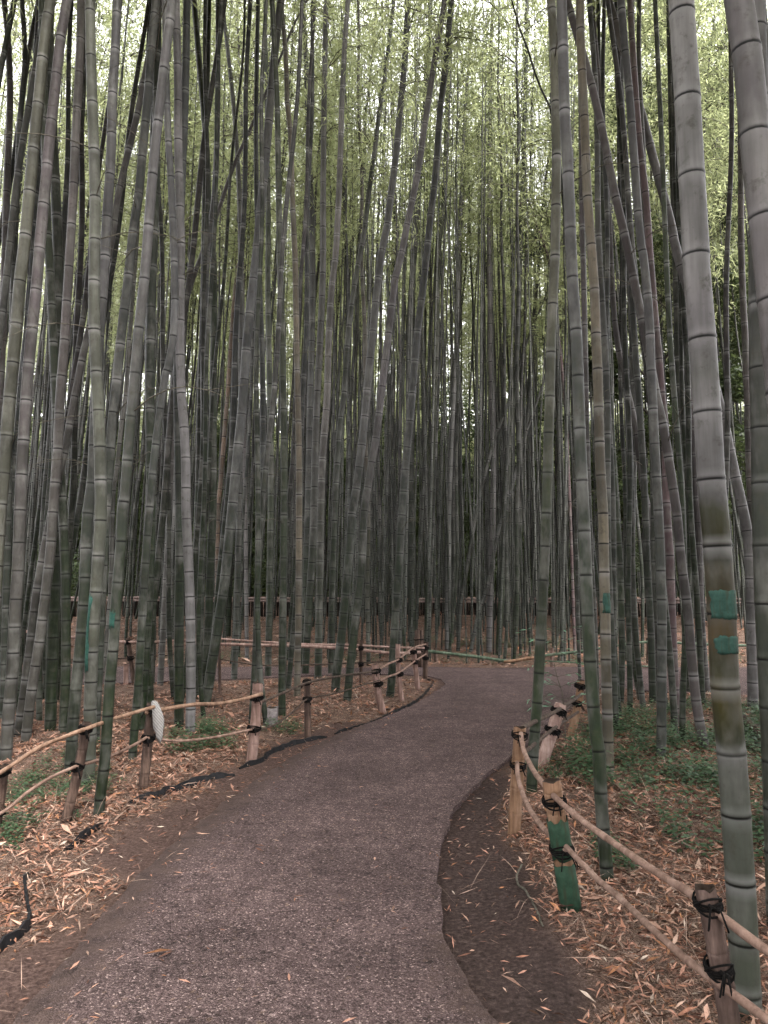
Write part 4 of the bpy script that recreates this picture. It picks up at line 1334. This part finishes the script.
 ('green', .9, 6, 'green stalk beyond the fence at the right, behind the pink one', [(682, 745), (683, 690), (685, 640), (684, 560), (680, 470), (673, 380), (668, 300), (662, 150), (655, 0)]),
 ('dark', .9, 7, 'dark green stalk with its foot by the crossing path, left of the white bag post', [(151, 684), (152, 640), (152, 560), (150, 470), (148, 380), (149, 280), (152, 160), (156, 0)]),
 ('pale', .3, 7, 'pale flecked stalk beyond the crossing path, right of the white bag post', [(168, 640), (170, 600), (173, 550), (176, 512), (177, 440), (179, 350), (184, 220), (190, 80)]),
 ('slate', .8, 6.5, 'slate stalk beyond the crossing path next to a pale flecked one', [(174, 640), (175, 590), (176, 540), (175, 470), (173, 380), (173, 280), (178, 150), (182, 30)]),
 ('dark', .9, 6, 'blackish stalk beyond the crossing path over the double rail', [(228, 637), (229, 590), (231, 512), (232, 430), (234, 340), (240, 220), (247, 100)]),
 ('green', .8, 6.5, 'dark green stalk beside the tan one, foot on the crossing path edge', [(268, 676), (269, 620), (270, 560), (271, 480), (270, 400), (268, 300), (268, 180), (266, 60), (265, 0)]),
 ('slate', .9, 6, 'slim dark stalk with its foot by the crossing path behind the tan one', [(254, 690), (256, 640), (258, 580), (261, 512), (263, 440), (262, 350), (258, 250), (256, 130), (258, 0)]),
 ('dark', .9, 6.5, 'dark stalk left of the curved green footed one', [(187, 696), (192, 640), (196, 560), (198, 490), (200, 400), (203, 300), (205, 180), (208, 60)]),
]
traced_group = 'bamboo stalks of the grove'
PAINT = {}
for i, (colr, moss, w, label, px) in enumerate(T):
    rg = random.Random(1000 + i)
    b = gp(*px[0])
    zg = gz1(b.x, b.y)
    Y0 = b.y
    dy = rg.uniform(-.02, .03)
    Q = []
    for (x, y) in px[1:]:
        p = ap(x, y, Y0)
        p = ap(x, y, Y0 + dy * max(0, p.z) ** 1.1)
        Q.append(p)
    foot = Vector((b.x, b.y, zg - .04))
    P = chain([foot] + Q, .10, 0)
    r0 = w * .5 / F_PX * Y0
    want = 9.5 + r0 * 130 + rg.uniform(-1, 1) + 3.8
    topz = P[-1].z
    want = max(want, topz + 3.0)
    lean_far = abs((P[-1] - P[-6]).normalized().x) > .3
    if lean_far and w < 8: want = sum((P[k + 1] - P[k]).length for k in range(len(P) - 1)) + 1.5
    P = extend(P, want, rg)
    near = 2 if Y0 < 4.2 else (1 if Y0 < 13.5 else 0)
    Lc = sum((P[k + 1] - P[k]).length for k in range(len(P) - 1))
    tipx = px[-1][0]
    cf = max(Lc * .45, 1.55 + (.93 if not 380 < tipx < 460 else .66) * Y0) if Y0 < 13.8 else max(Lc * .45, 8.0)
    mat = 'culm'
    if w == 26.5:                                  # the banded stalk: dirt and lichen zones up its length
        zz = lambda py: ap(720, py, Y0).z - foot.z
        top = 6.0
        pos = lambda py: zz(py) / top
        stops = [(0, (.085, .095, .07)), (pos(900), (.10, .11, .085)), (pos(800), (.115, .125, .10)), (pos(748), (.17, .17, .15)), (pos(741), (.035, .04, .02)), (pos(715), (.055, .05, .014)), (pos(690), (.075, .06, .016)), (pos(664), (.04, .04, .013)),
                 (pos(655), (.06, .052, .024)), (pos(636), (.095, .064, .026)), (pos(588), (.085, .07, .032)), (pos(566), (.17, .15, .10)), (pos(556), (.03, .034, .016)), (pos(535), (.065, .06, .02)), (pos(516), (.09, .09, .05)),
                 (pos(500), (.21, .20, .195)), (pos(400), (.27, .255, .25)), (pos(378), (.19, .185, .17)), (pos(345), (.28, .26, .26)), (pos(200), (.33, .315, .30)), (1, (.33, .315, .30))]
        stops = [(a, tuple(q * .36 for q in c)) for a, c in stops]
        M['culm_banded'] = culm_material('banded_bamboo_skin', (top, stops))
        mat = 'culm_banded'
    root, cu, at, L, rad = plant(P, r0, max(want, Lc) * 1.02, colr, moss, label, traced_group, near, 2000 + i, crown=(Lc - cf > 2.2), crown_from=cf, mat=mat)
    PAINT[label] = (root, cu, at, L, rad, Y0, foot)


def paint_on(key, y_lo, y_hi, px, mat, a0, a1, lab, rag=.005):
    root, cu, at, L, rad, Y0, foot = [v for k, v in PAINT.items() if key in k][0]
    z0, z1 = ap(px, y_lo, Y0).z - foot.z, ap(px, y_hi, Y0).z - foot.z
    pts, rr = [], []
    for k in range(7):
        z = z0 + (z1 - z0) * k / 6
        s = z
        for _ in range(5): s += z - at(s).z
        pts.append(foot + at(s)); rr.append(rad(s) * 1.02 + .0015)
    return sleeve(cu, 'paint_band', pts, rr, mat, a0, a1, 16, rag, lab)


FR = -math.pi / 2          # side that faces the camera
paint_on('thickest pale', 618, 590, 720, 'teal_paint', FR - 1.45, FR + 1.25, 'upper bright teal paint band')
paint_on('thickest pale', 652, 635, 722, 'teal_paint', FR - 1.35, FR + .85, 'lower bright teal paint band')
paint_on('one small teal', 613, 593, 604, 'teal_paint', FR - .9, FR + .7, 'small teal paint patch')
paint_on('ragged teal', 671, 596, 95, 'dark_teal_paint', FR + .25, FR + 1.4, 'dark teal paint streak', .03)
paint_on('small teal smudge', 626, 611, 116, 'dark_teal_paint', FR - .3, FR + 1.3, 'dark teal smudge', .02)

# ------------------------------------------------------------------ the rest of the grove, stalk by stalk
taken = [(v[6].x, v[6].y) for v in PAINT.values()]
tone_word = {'grey': 'grey', 'lilac': 'grey', 'slate': 'dark grey', 'green': 'dark green', 'dark': 'blackish green', 'pale': 'pale grey', 'tan': 'tan', 'purple': 'dark purplish', 'olive': 'olive', 'pink': 'pinkish', 'peach': 'tan'}


def free(x, y, dmin):
    return all((x - a) ** 2 + (y - b) ** 2 > dmin * dmin for a, b in taken)


def fill(n, xr, yr, rr, where, weights, dmin, near, seed, ok=None, moss=(.6, 1.0)):
    rg = random.Random(seed)
    made = tries = 0
    keys = list(weights)
    while made < n and tries < n * 120:
        tries += 1
        y = rg.uniform(*yr)
        hw = xr(y)
        x = rg.uniform(hw[0], hw[1])
        if not free(x, y, dmin) or (ok and not ok(x, y)): continue
        if float(sdist([x], [y])[0]) < .22: continue
        taken.append((x, y))
        made += 1
        colr = rg.choices(keys, [weights[k] for k in keys])[0]
        r0 = rg.uniform(*rr)
        Lt = (13.4 if y < 14 else 16.2) + r0 * 125 + rg.uniform(-1.2, 1.2)
        bias = -x / 10 * .05 + .02
        lx = max(-.2, min(.2, rg.gauss(bias, .024))); ly = rg.gauss(0, .03)
        if rg.random() < .0 and r0 < .045: lx = (1 if x < .25 * y else -1) * rg.uniform(.12, .28)
        if seed == 32: lx = -abs(lx)
        cx = rg.gauss(0, .004)
        bx, by = rg.gauss(0, .05), rg.uniform(0, 6.28)
        foot = Vector((x, y, gz1(x, y) - .04))
        P = []
        st = .22
        k = 0
        while k * st < Lt:
            s = k * st
            P.append(foot + Vector((lx * s + cx * s * s * .4 - bx * (1 - math.exp(-s * .8)) * 3 + .02 * math.sin(s * 1.7 + by), ly * s, s * (1 - lx * lx * .5))))
            k += 1
        f = [i for i in range(len(P)) if i * st > Lt * .62]
        az = rg.uniform(0, 6.28); nd = rg.uniform(.2, 1.0)
        for i in f:
            q = (i * st - Lt * .62) / (Lt * .38)
            P[i] += Vector((math.cos(az) * nd * q * q, math.sin(az) * nd * q * q, -.35 * nd * q * q))
        ln = 'upright' if abs(lx) < .03 else ('leaning right' if lx > 0 else 'leaning left')
        th = 'slender' if r0 < .043 else 'stout'
        sp = where(x, y)
        label = '%s %s bamboo stalk %s %s' % (th, tone_word[colr], ln, sp)
        cf = max(Lt * rg.uniform(.42, .55), 1.55 + .93 * y if y < 13.8 else 0)
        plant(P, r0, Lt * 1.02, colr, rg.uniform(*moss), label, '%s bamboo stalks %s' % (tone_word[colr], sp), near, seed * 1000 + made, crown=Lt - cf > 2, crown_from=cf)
    return made


third = lambda x, y: x / y
far_side = lambda x, y: ('beyond the crossing path, left of the bend' if third(x, y) < -.06 else ('in the ranks straight beyond the path bend' if third(x, y) < .24 else 'beyond the crossing path, right of the bend'))
deep_side = lambda x, y: ('deep behind the brushwood fence at left' if third(x, y) < -.15 else ('deep behind the middle of the brushwood fence' if third(x, y) < .2 else 'deep behind the brushwood fence at right'))
W1 = {'slate': 4, 'green': 3, 'dark': 3, 'grey': 2, 'purple': 1.5, 'pale': 2.2, 'tan': .4}
W2 = {'slate': 3, 'green': 3, 'dark': 2.5, 'grey': 2.5, 'lilac': 1, 'pale': 2, 'tan': .4, 'purple': 1}
wedge = lambda m: (lambda y: (-.52 * y - m, .52 * y + m))
# left grove, behind the pole fence; keep the open litter by the path corner free
fill(26, lambda y: (-.52 * y - 1.3, -.12 * y), (8.6, 12.4), (.030, .048), lambda x, y: 'inside the left grove before the crossing path', W1, .22, 1, 31,
     ok=lambda x, y: float(sdist([x], [y])[0]) > .9 and not (-3.2 < x < -1.6 and y < 9.3))
fill(10, lambda y: (-.52 * y - 3.0, -.52 * y - .9), (5.5, 9.5), (.045, .058), lambda x, y: 'at the outer left edge of the left grove', W1, .3, 1, 32)
fill(16, lambda y: (.30 * y, .52 * y + 1.0), (8.2, 12.8), (.030, .046), lambda x, y: 'inside the right grove before the crossing path', W1, .25, 1, 33)
fill(6, lambda y: (.55 * y, .52 * y + 2.2), (3.6, 8), (.045, .055), lambda x, y: 'at the outer right edge of the right grove', W1, .3, 1, 34)
fill(138, wedge(1.0), (15.7, 24.8), (.026, .047), far_side, W1, .30, 0, 35)
fill(7, lambda y: (-.62 * y, -.46 * y), (14.6, 19.5), (.030, .045), far_side, W1, .5, 0, 38)
fill(26, wedge(1.2), (25.9, 30), (.036, .060), deep_side, W2, .32, 0, 36)

# ------------------------------------------------------------------ bamboo past the first three hundred: one mass
CF = [crown_variant(300 + i, 'leaf_far', .17, 1.0) for i in range(3)]
rg = random.Random(77)
AV, AF, AA, CV, CFc, CI, CR = [], [], [], [], [], [], []
nv = ncv = 0
for k in range(1080):
    if k < 860:
        y = 26 + 28 * rg.random() ** 1.1 if k > 320 else rg.uniform(16.2, 25)
        x = rg.uniform(-.56 * y - 2, .56 * y + 2) if not 220 < k <= 320 else rg.uniform(-.08 * y, .27 * y)
    else:                                        # grove goes on unseen beside and behind the camera, added to cut front light
        while True:
            x, y = rg.uniform(-12, 12), rg.uniform(-12, 9)
            if abs(x) > .55 * max(y, 0) + 2.4 and (y > -4 or abs(x) > 2.6): break
    r0 = rg.uniform(.028, .052) if k > 320 else rg.uniform(.016, .032)
    Lt = (16 + r0 * 110 if k > 320 else 14 + r0 * 110) + rg.uniform(-1, 2)
    lx = rg.gauss(-x / 25 * .06 + .015, .03); ly = rg.gauss(0, .03)
    z0 = float(rise(x, y)) - .05
    P = [Vector((x + lx * s, y + ly * s, z0 + s)) for s in np.arange(0, Lt, .8)]
    V, Fq, A, at, L, rad = culm_geo(P, Lt, r0, 5, False, 9000 + k)
    A[:, 3] = rg.random() ** 1.6
    AV.append(V); AF.append(Fq + nv); AA.append(A); nv += len(V)
    a, b = at(L * (.46 if k > 320 else .68)), at(L)
    d = b - a
    if k % 2 and 320 < k < 860 or k <= 320: continue
    me_, Vc, Fc, ic, rc = CF[k % 3]
    R3 = np.array(align(d.normalized(), rg.uniform(0, 6.28)).to_matrix())
    sc = rg.uniform(.9, 1.25)
    Vt = (Vc * np.array([sc, sc, d.length / 8])) @ R3.T + np.array(a[:])
    CV.append(Vt); CFc.append(Fc + ncv); CI.append(ic); CR.append(rc); ncv += len(Vt)
A = np.concatenate(AA)
M['far_culm'] = culm_material('far_bamboo_skin')
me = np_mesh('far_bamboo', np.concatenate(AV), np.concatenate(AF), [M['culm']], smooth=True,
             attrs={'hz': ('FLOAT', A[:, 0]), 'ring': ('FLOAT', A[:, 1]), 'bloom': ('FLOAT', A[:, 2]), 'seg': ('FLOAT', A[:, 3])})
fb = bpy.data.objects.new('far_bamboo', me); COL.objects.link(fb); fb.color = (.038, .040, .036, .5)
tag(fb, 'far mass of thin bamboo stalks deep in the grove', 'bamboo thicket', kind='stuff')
me = np_mesh('far_foliage', np.concatenate(CV), np.concatenate(CFc), [M['leaf_far'], M['twig']], attrs={'rnd': ('FLOAT', np.concatenate(CR))}, mat_idx=np.concatenate(CI))
ff = bpy.data.objects.new('foliage', me); COL.objects.link(ff); ff.parent = fb
ff['kind'] = 'stuff'


# ------------------------------------------------------------------ evergreen trees behind the bamboo
def tree_mesh(seed, H, R, z0, nleaf, ls):
    rg = np.random.default_rng(seed)
    ncl = 46
    u = rg.random(ncl)
    cz = z0 + (H - z0) * u
    pr = R * np.sqrt(np.clip(np.sin(np.pi * (.12 + .84 * u)), .05, 1))
    a = rg.uniform(0, 6.28, ncl); rr = pr * np.sqrt(rg.uniform(.12, 1, ncl))
    C = np.stack([np.cos(a) * rr, np.sin(a) * rr, cz], 1)
    cr = rg.uniform(.45, 1.05, ncl) * R * .34
    which = rg.integers(0, ncl, nleaf)
    dv = rg.normal(0, 1, (nleaf, 3)); dv /= np.linalg.norm(dv, axis=1)[:, None]
    c = C[which] + dv * (cr[which] * rg.uniform(.35, 1.08, nleaf) ** .8)[:, None] * np.array([1.15, 1.15, .72])
    az = rg.uniform(0, 6.28, nleaf); dn = rg.uniform(-.9, .5, nleaf); ro = rg.uniform(-1.2, 1.2, nleaf)
    d = np.stack([np.cos(az) * np.cos(dn), np.sin(az) * np.cos(dn), np.sin(dn)], 1)
    s = np.stack([-np.sin(az), np.cos(az), np.zeros(nleaf)], 1)
    w = s * np.cos(ro)[:, None] + np.cross(d, s) * np.sin(ro)[:, None]
    L = (ls * rg.uniform(.6, 1.3, nleaf))[:, None]
    V = np.stack([c, c + d * L * .45 + w * L * .24, c + d * L, c + d * L * .45 - w * L * .24], 1).reshape(-1, 3)
    rnd = np.repeat(np.clip(rg.random(nleaf) * .7 + .3 * rg.random(ncl)[which], 0, 1), 4)
    me = np_mesh('crown', V, np.arange(4 * nleaf).reshape(-1, 4), [M['broadleaf']], attrs={'rnd': ('FLOAT', rnd)})
    return me, C


def tree_trunk(C, H, r, lean=(0, 0)):
    m = MB()
    top = H * .86
    pts = [Vector((lean[0] * z, lean[1] * z, z)) + Vector((.08 * math.sin(z * .6), .06 * math.cos(z * .5), 0)) for z in np.linspace(-.2, top, 14)]
    m.tube(pts, [r * (1.25 if i == 0 else 1) * (1 - .8 * i / 13) for i in range(14)], 10, jit=.05)
    for c in C[:: 2]:
        zs = max(.8, c[2] - 1.2 * math.hypot(c[0], c[1]) * .6)
        a = Vector((lean[0] * zs, lean[1] * zs, min(zs, top)))
        b = Vector(c)
        mid = a.lerp(b, .5) + Vector((0, 0, .15))
        m.tube([a, mid, b], [r * .32, r * .2, r * .07], 5, cap=False)
    return m


tm = [(tree_mesh(50, 19, 3.6, 3.5, 48000, .17), 17, .13), (tree_mesh(51, 10, 3.4, .6, 22000, .15), 10, .12), (tree_mesh(52, 12, 3.8, .8, 26000, .16), 12, .14)]
tmesh = []
for (me_, C), H, r in tm:
    t0 = tree_trunk(C, H, r)
    o = t0.build('trunk', M['trunk'])
    tmesh.append((me_, o.data, H))
    bpy.data.objects.remove(o)


def tree(k, loc, s, rz, label, group=None):
    me_, tr, H = tmesh[k]
    root = empty('evergreen_tree', loc, label, 'tree', group)
    for nm, d in (('trunk', tr), ('crown', me_)):
        o = bpy.data.objects.new(nm, d); COL.objects.link(o); o.parent = root
        o.scale = (s, s, s); o.rotation_euler = (0, 0, rz)
    return root


def tree_at(px, Yd, k, s, rz, label, group=None):
    p = ap(px, 600, Yd)
    tree(k, (p.x, Yd, float(rise(p.x, Yd)) - .05), s, rz, label, group)


tree_at(668, 21.5, 0, 1.0, .4, 'tall dark leafy tree rising behind the thickest pale stalk at right')
tree_at(762, 24.0, 0, .93, 2.1, 'dark leafy tree at the right edge behind the thick green grey stalk')
names = ['far left', 'left', 'left of the middle', 'middle', 'right of the middle', 'right', 'far right']
for i, px in enumerate((-40, 90, 210, 325, 440, 560, 690, 820)):
    tree_at(px, 34.5 + (i * 1.7) % 4, 1 + i % 2, .98 + .2 * ((i * 7) % 3) / 2, i * 1.3, 'dark bushy evergreen tree filling the gaps between stalks deep in the grove', 'dark evergreens deep in the grove')

# far wood: closes the view at the back
rgw = np.random.default_rng(5)
nW = 160000
x = rgw.uniform(-48, 48, nW); y = rgw.uniform(55, 66, nW)
hmax = 15.5 + 4 * (vnoise(x, y * 0 + 3, .16) - .5) + 3 * (vnoise(x, y * 0 + 8, .5) - .5)
z = .3 + hmax * rgw.random(nW) ** 1.25
L = rgw.uniform(.5, 1.1, nW)[:, None]
az = rgw.uniform(0, 6.28, nW); dn = rgw.uniform(-1, .5, nW); ro = rgw.uniform(-1.2, 1.2, nW)
d = np.stack([np.cos(az) * np.cos(dn), np.sin(az) * np.cos(dn), np.sin(dn)], 1)
s = np.stack([-np.sin(az), np.cos(az), np.zeros(nW)], 1)
w = s * np.cos(ro)[:, None] + np.cross(d, s) * np.sin(ro)[:, None]
c = np.stack([x, y, z], 1)
V = np.stack([c, c + d * L * .45 + w * L * .25, c + d * L, c + d * L * .45 - w * L * .25], 1).reshape(-1, 3)
me = np_mesh('far_wood', V, np.arange(4 * nW).reshape(-1, 4), [M['broadleaf']], attrs={'rnd': ('FLOAT', np.repeat(rgw.random(nW), 4))})
o = bpy.data.objects.new('far_wood', me); COL.objects.link(o)
tag(o, 'dark far wood closing the view behind the bamboo', 'woodland', kind='stuff')

# ------------------------------------------------------------------ a leafy sprig by the path bend
g = gp(566, 752)
m = MB()
stem = chain([Vector((g.x, g.y, gz1(g.x, g.y))), ap(563, 700, g.y), ap(556, 672, g.y), ap(553, 655, g.y), ap(556, 632, g.y)], .05, .003)
m.tube(stem, [.006 * (1 - .7 * i / len(stem)) for i in range(len(stem))], 6)
sprig_leaf = []
for i in range(6, len(stem), 2):
    for sd_ in (-1, 1, -1):
        a = rng.uniform(-.6, .6) + (math.pi if sd_ < 0 else 0)
        l = rng.uniform(.12, .40)
        p0 = stem[i]
        p1 = p0 + Vector((math.cos(a) * l * .6, math.sin(a) * l * .6, .05 + .02 * rng.random()))
        p2 = p0 + Vector((math.cos(a) * l, math.sin(a) * l, -.01))
        m.tube([p0, p1, p2], [.0025, .002, .001], 4)
        for q in range(7):
            f = rng.uniform(.25, 1)
            c = p0.lerp(p1, f * 1.4) if f < .7 else p1.lerp(p2, (f - .7) / .3)
            b = a + rng.uniform(-1, 1); dn = rng.uniform(-.5, .25); ll = rng.uniform(.06, .11); ww = ll * .1
            dd = Vector((math.cos(b) * math.cos(dn), math.sin(b) * math.cos(dn), math.sin(dn))); sv = Vector((-math.sin(b), math.cos(b), rng.uniform(-.5, .5)))
            sprig_leaf.append([c, c + dd * ll * .4 + sv * ww, c + dd * ll, c + dd * ll * .4 - sv * ww])
sp = m.build('bamboo_sapling', M['twig'], None, origin=g)
tag(sp, 'thin leafy bamboo sapling with fresh green leaves in front of the pinkish leaning post', 'sapling')
M['sprig_leaf'] = leaf_material('fresh_leaf', (.06, .15, .095), (.12, .24, .16), (.12, .26, .12), .35)
Vv = np.array([tuple(p - g) for q in sprig_leaf for p in q])
me = np_mesh('foliage', Vv, np.arange(len(Vv)).reshape(-1, 4), [M['sprig_leaf']], attrs={'rnd': ('FLOAT', np.repeat(nrg.random(len(sprig_leaf)), 4))})
o = bpy.data.objects.new('foliage', me); COL.objects.link(o); o.parent = sp

# ------------------------------------------------------------------ bare twigs sticking out of a few stalks (parts of those stalks)
k = 0
for key, (root, cu, at, L, rad, Y0, foot) in list(PAINT.items()):
    rg = random.Random(400 + k); k += 1
    if not (4.5 < Y0 < 14) or rg.random() < .35: continue
    for _ in range(rg.randint(1, 4)):
        m = MB()
        s = rg.uniform(2.2, 6.5)
        p = at(s); az = rg.uniform(0, 6.28); l = rg.uniform(.4, 1.5); e = rg.uniform(.1, 1.0)
        h = Vector((math.cos(az), math.sin(az), 0))
        pts = [p + h * (l * t * math.cos(e)) + Vector((0, 0, l * (t * math.sin(e) - .5 * t * t))) + Vector((rg.uniform(-.03, .03), rg.uniform(-.03, .03), 0)) * t for t in (0, .2, .4, .6, .8, 1)]
        m.tube([foot + q for q in pts], [.006, .005, .0045, .0035, .003, .002], 5)
        for t in (2, 3, 4):
            q = pts[t]; b = az + rg.choice((-1, 1)) * rg.uniform(.5, 1.1); l2 = l * rg.uniform(.15, .4)
            m.tube([foot + q, foot + q + Vector((math.cos(b) * l2, math.sin(b) * l2, rg.uniform(-.1, .1)))], [.003, .0015], 4)
        m.build('bare_branch', M['twig'], root, origin=foot + p)

# ------------------------------------------------------------------ light: overcast sky, a soft high sun
world = bpy.data.worlds.new('World'); scene.world = world; world.use_nodes = True
wt = world.node_tree; wt.nodes.clear()
wo = wt.nodes.new('ShaderNodeOutputWorld'); bg = wt.nodes.new('ShaderNodeBackground')
sk = wt.nodes.new('ShaderNodeTexSky'); sk.sky_type = 'NISHITA'; sk.sun_disc = False
SUN_EL, SUN_AZ = math.radians(62), math.radians(150)
sk.sun_elevation = SUN_EL; sk.sun_rotation = SUN_AZ
sk.air_density = 1.0; sk.dust_density = 6.0; sk.ozone_density = 1.0
hs = wt.nodes.new('ShaderNodeHueSaturation'); hs.inputs['Saturation'].default_value = .22
mx = wt.nodes.new('ShaderNodeMix'); mx.data_type = 'RGBA'; mx.inputs[0].default_value = .55
wt.links.new(sk.outputs[0], hs.inputs['Color'])
wt.links.new(hs.outputs[0], mx.inputs[6]); mx.inputs[7].default_value = (6.6, 6.5, 6.6, 1)     # even cloud
wt.links.new(mx.outputs[2], bg.inputs['Color'])
bg.inputs['Strength'].default_value = .12
wt.links.new(bg.outputs[0], wo.inputs['Surface'])
sl = bpy.data.lights.new('sun', 'SUN'); sl.energy = 1.0; sl.angle = math.radians(14); sl.color = (1, .965, .92)
so = bpy.data.objects.new('sun', sl); COL.objects.link(so)
dirv = Vector((math.sin(SUN_AZ) * math.cos(SUN_EL), math.cos(SUN_AZ) * math.cos(SUN_EL), math.sin(SUN_EL)))
so.rotation_euler = dirv.to_track_quat('Z', 'Y').to_euler()
so.location = (0, 0, 40)

vs = scene.view_settings
scene.display_settings.display_device = 'sRGB'
vs.view_transform = 'Standard'; vs.look = 'None'; vs.gamma = 1; vs.use_curve_mapping = False
vs.exposure = EXPOSURE
cy = scene.cycles
cy.max_bounces = 6; cy.diffuse_bounces = 4; cy.glossy_bounces = 2; cy.transmission_bounces = 4; cy.transparent_max_bounces = 4
cy.use_denoising = True
try: cy.denoiser = 'OPENIMAGEDENOISE'
except Exception: pass
cy.sample_clamp_indirect = 6
cy.use_adaptive_sampling = True
cy.adaptive_threshold = .02
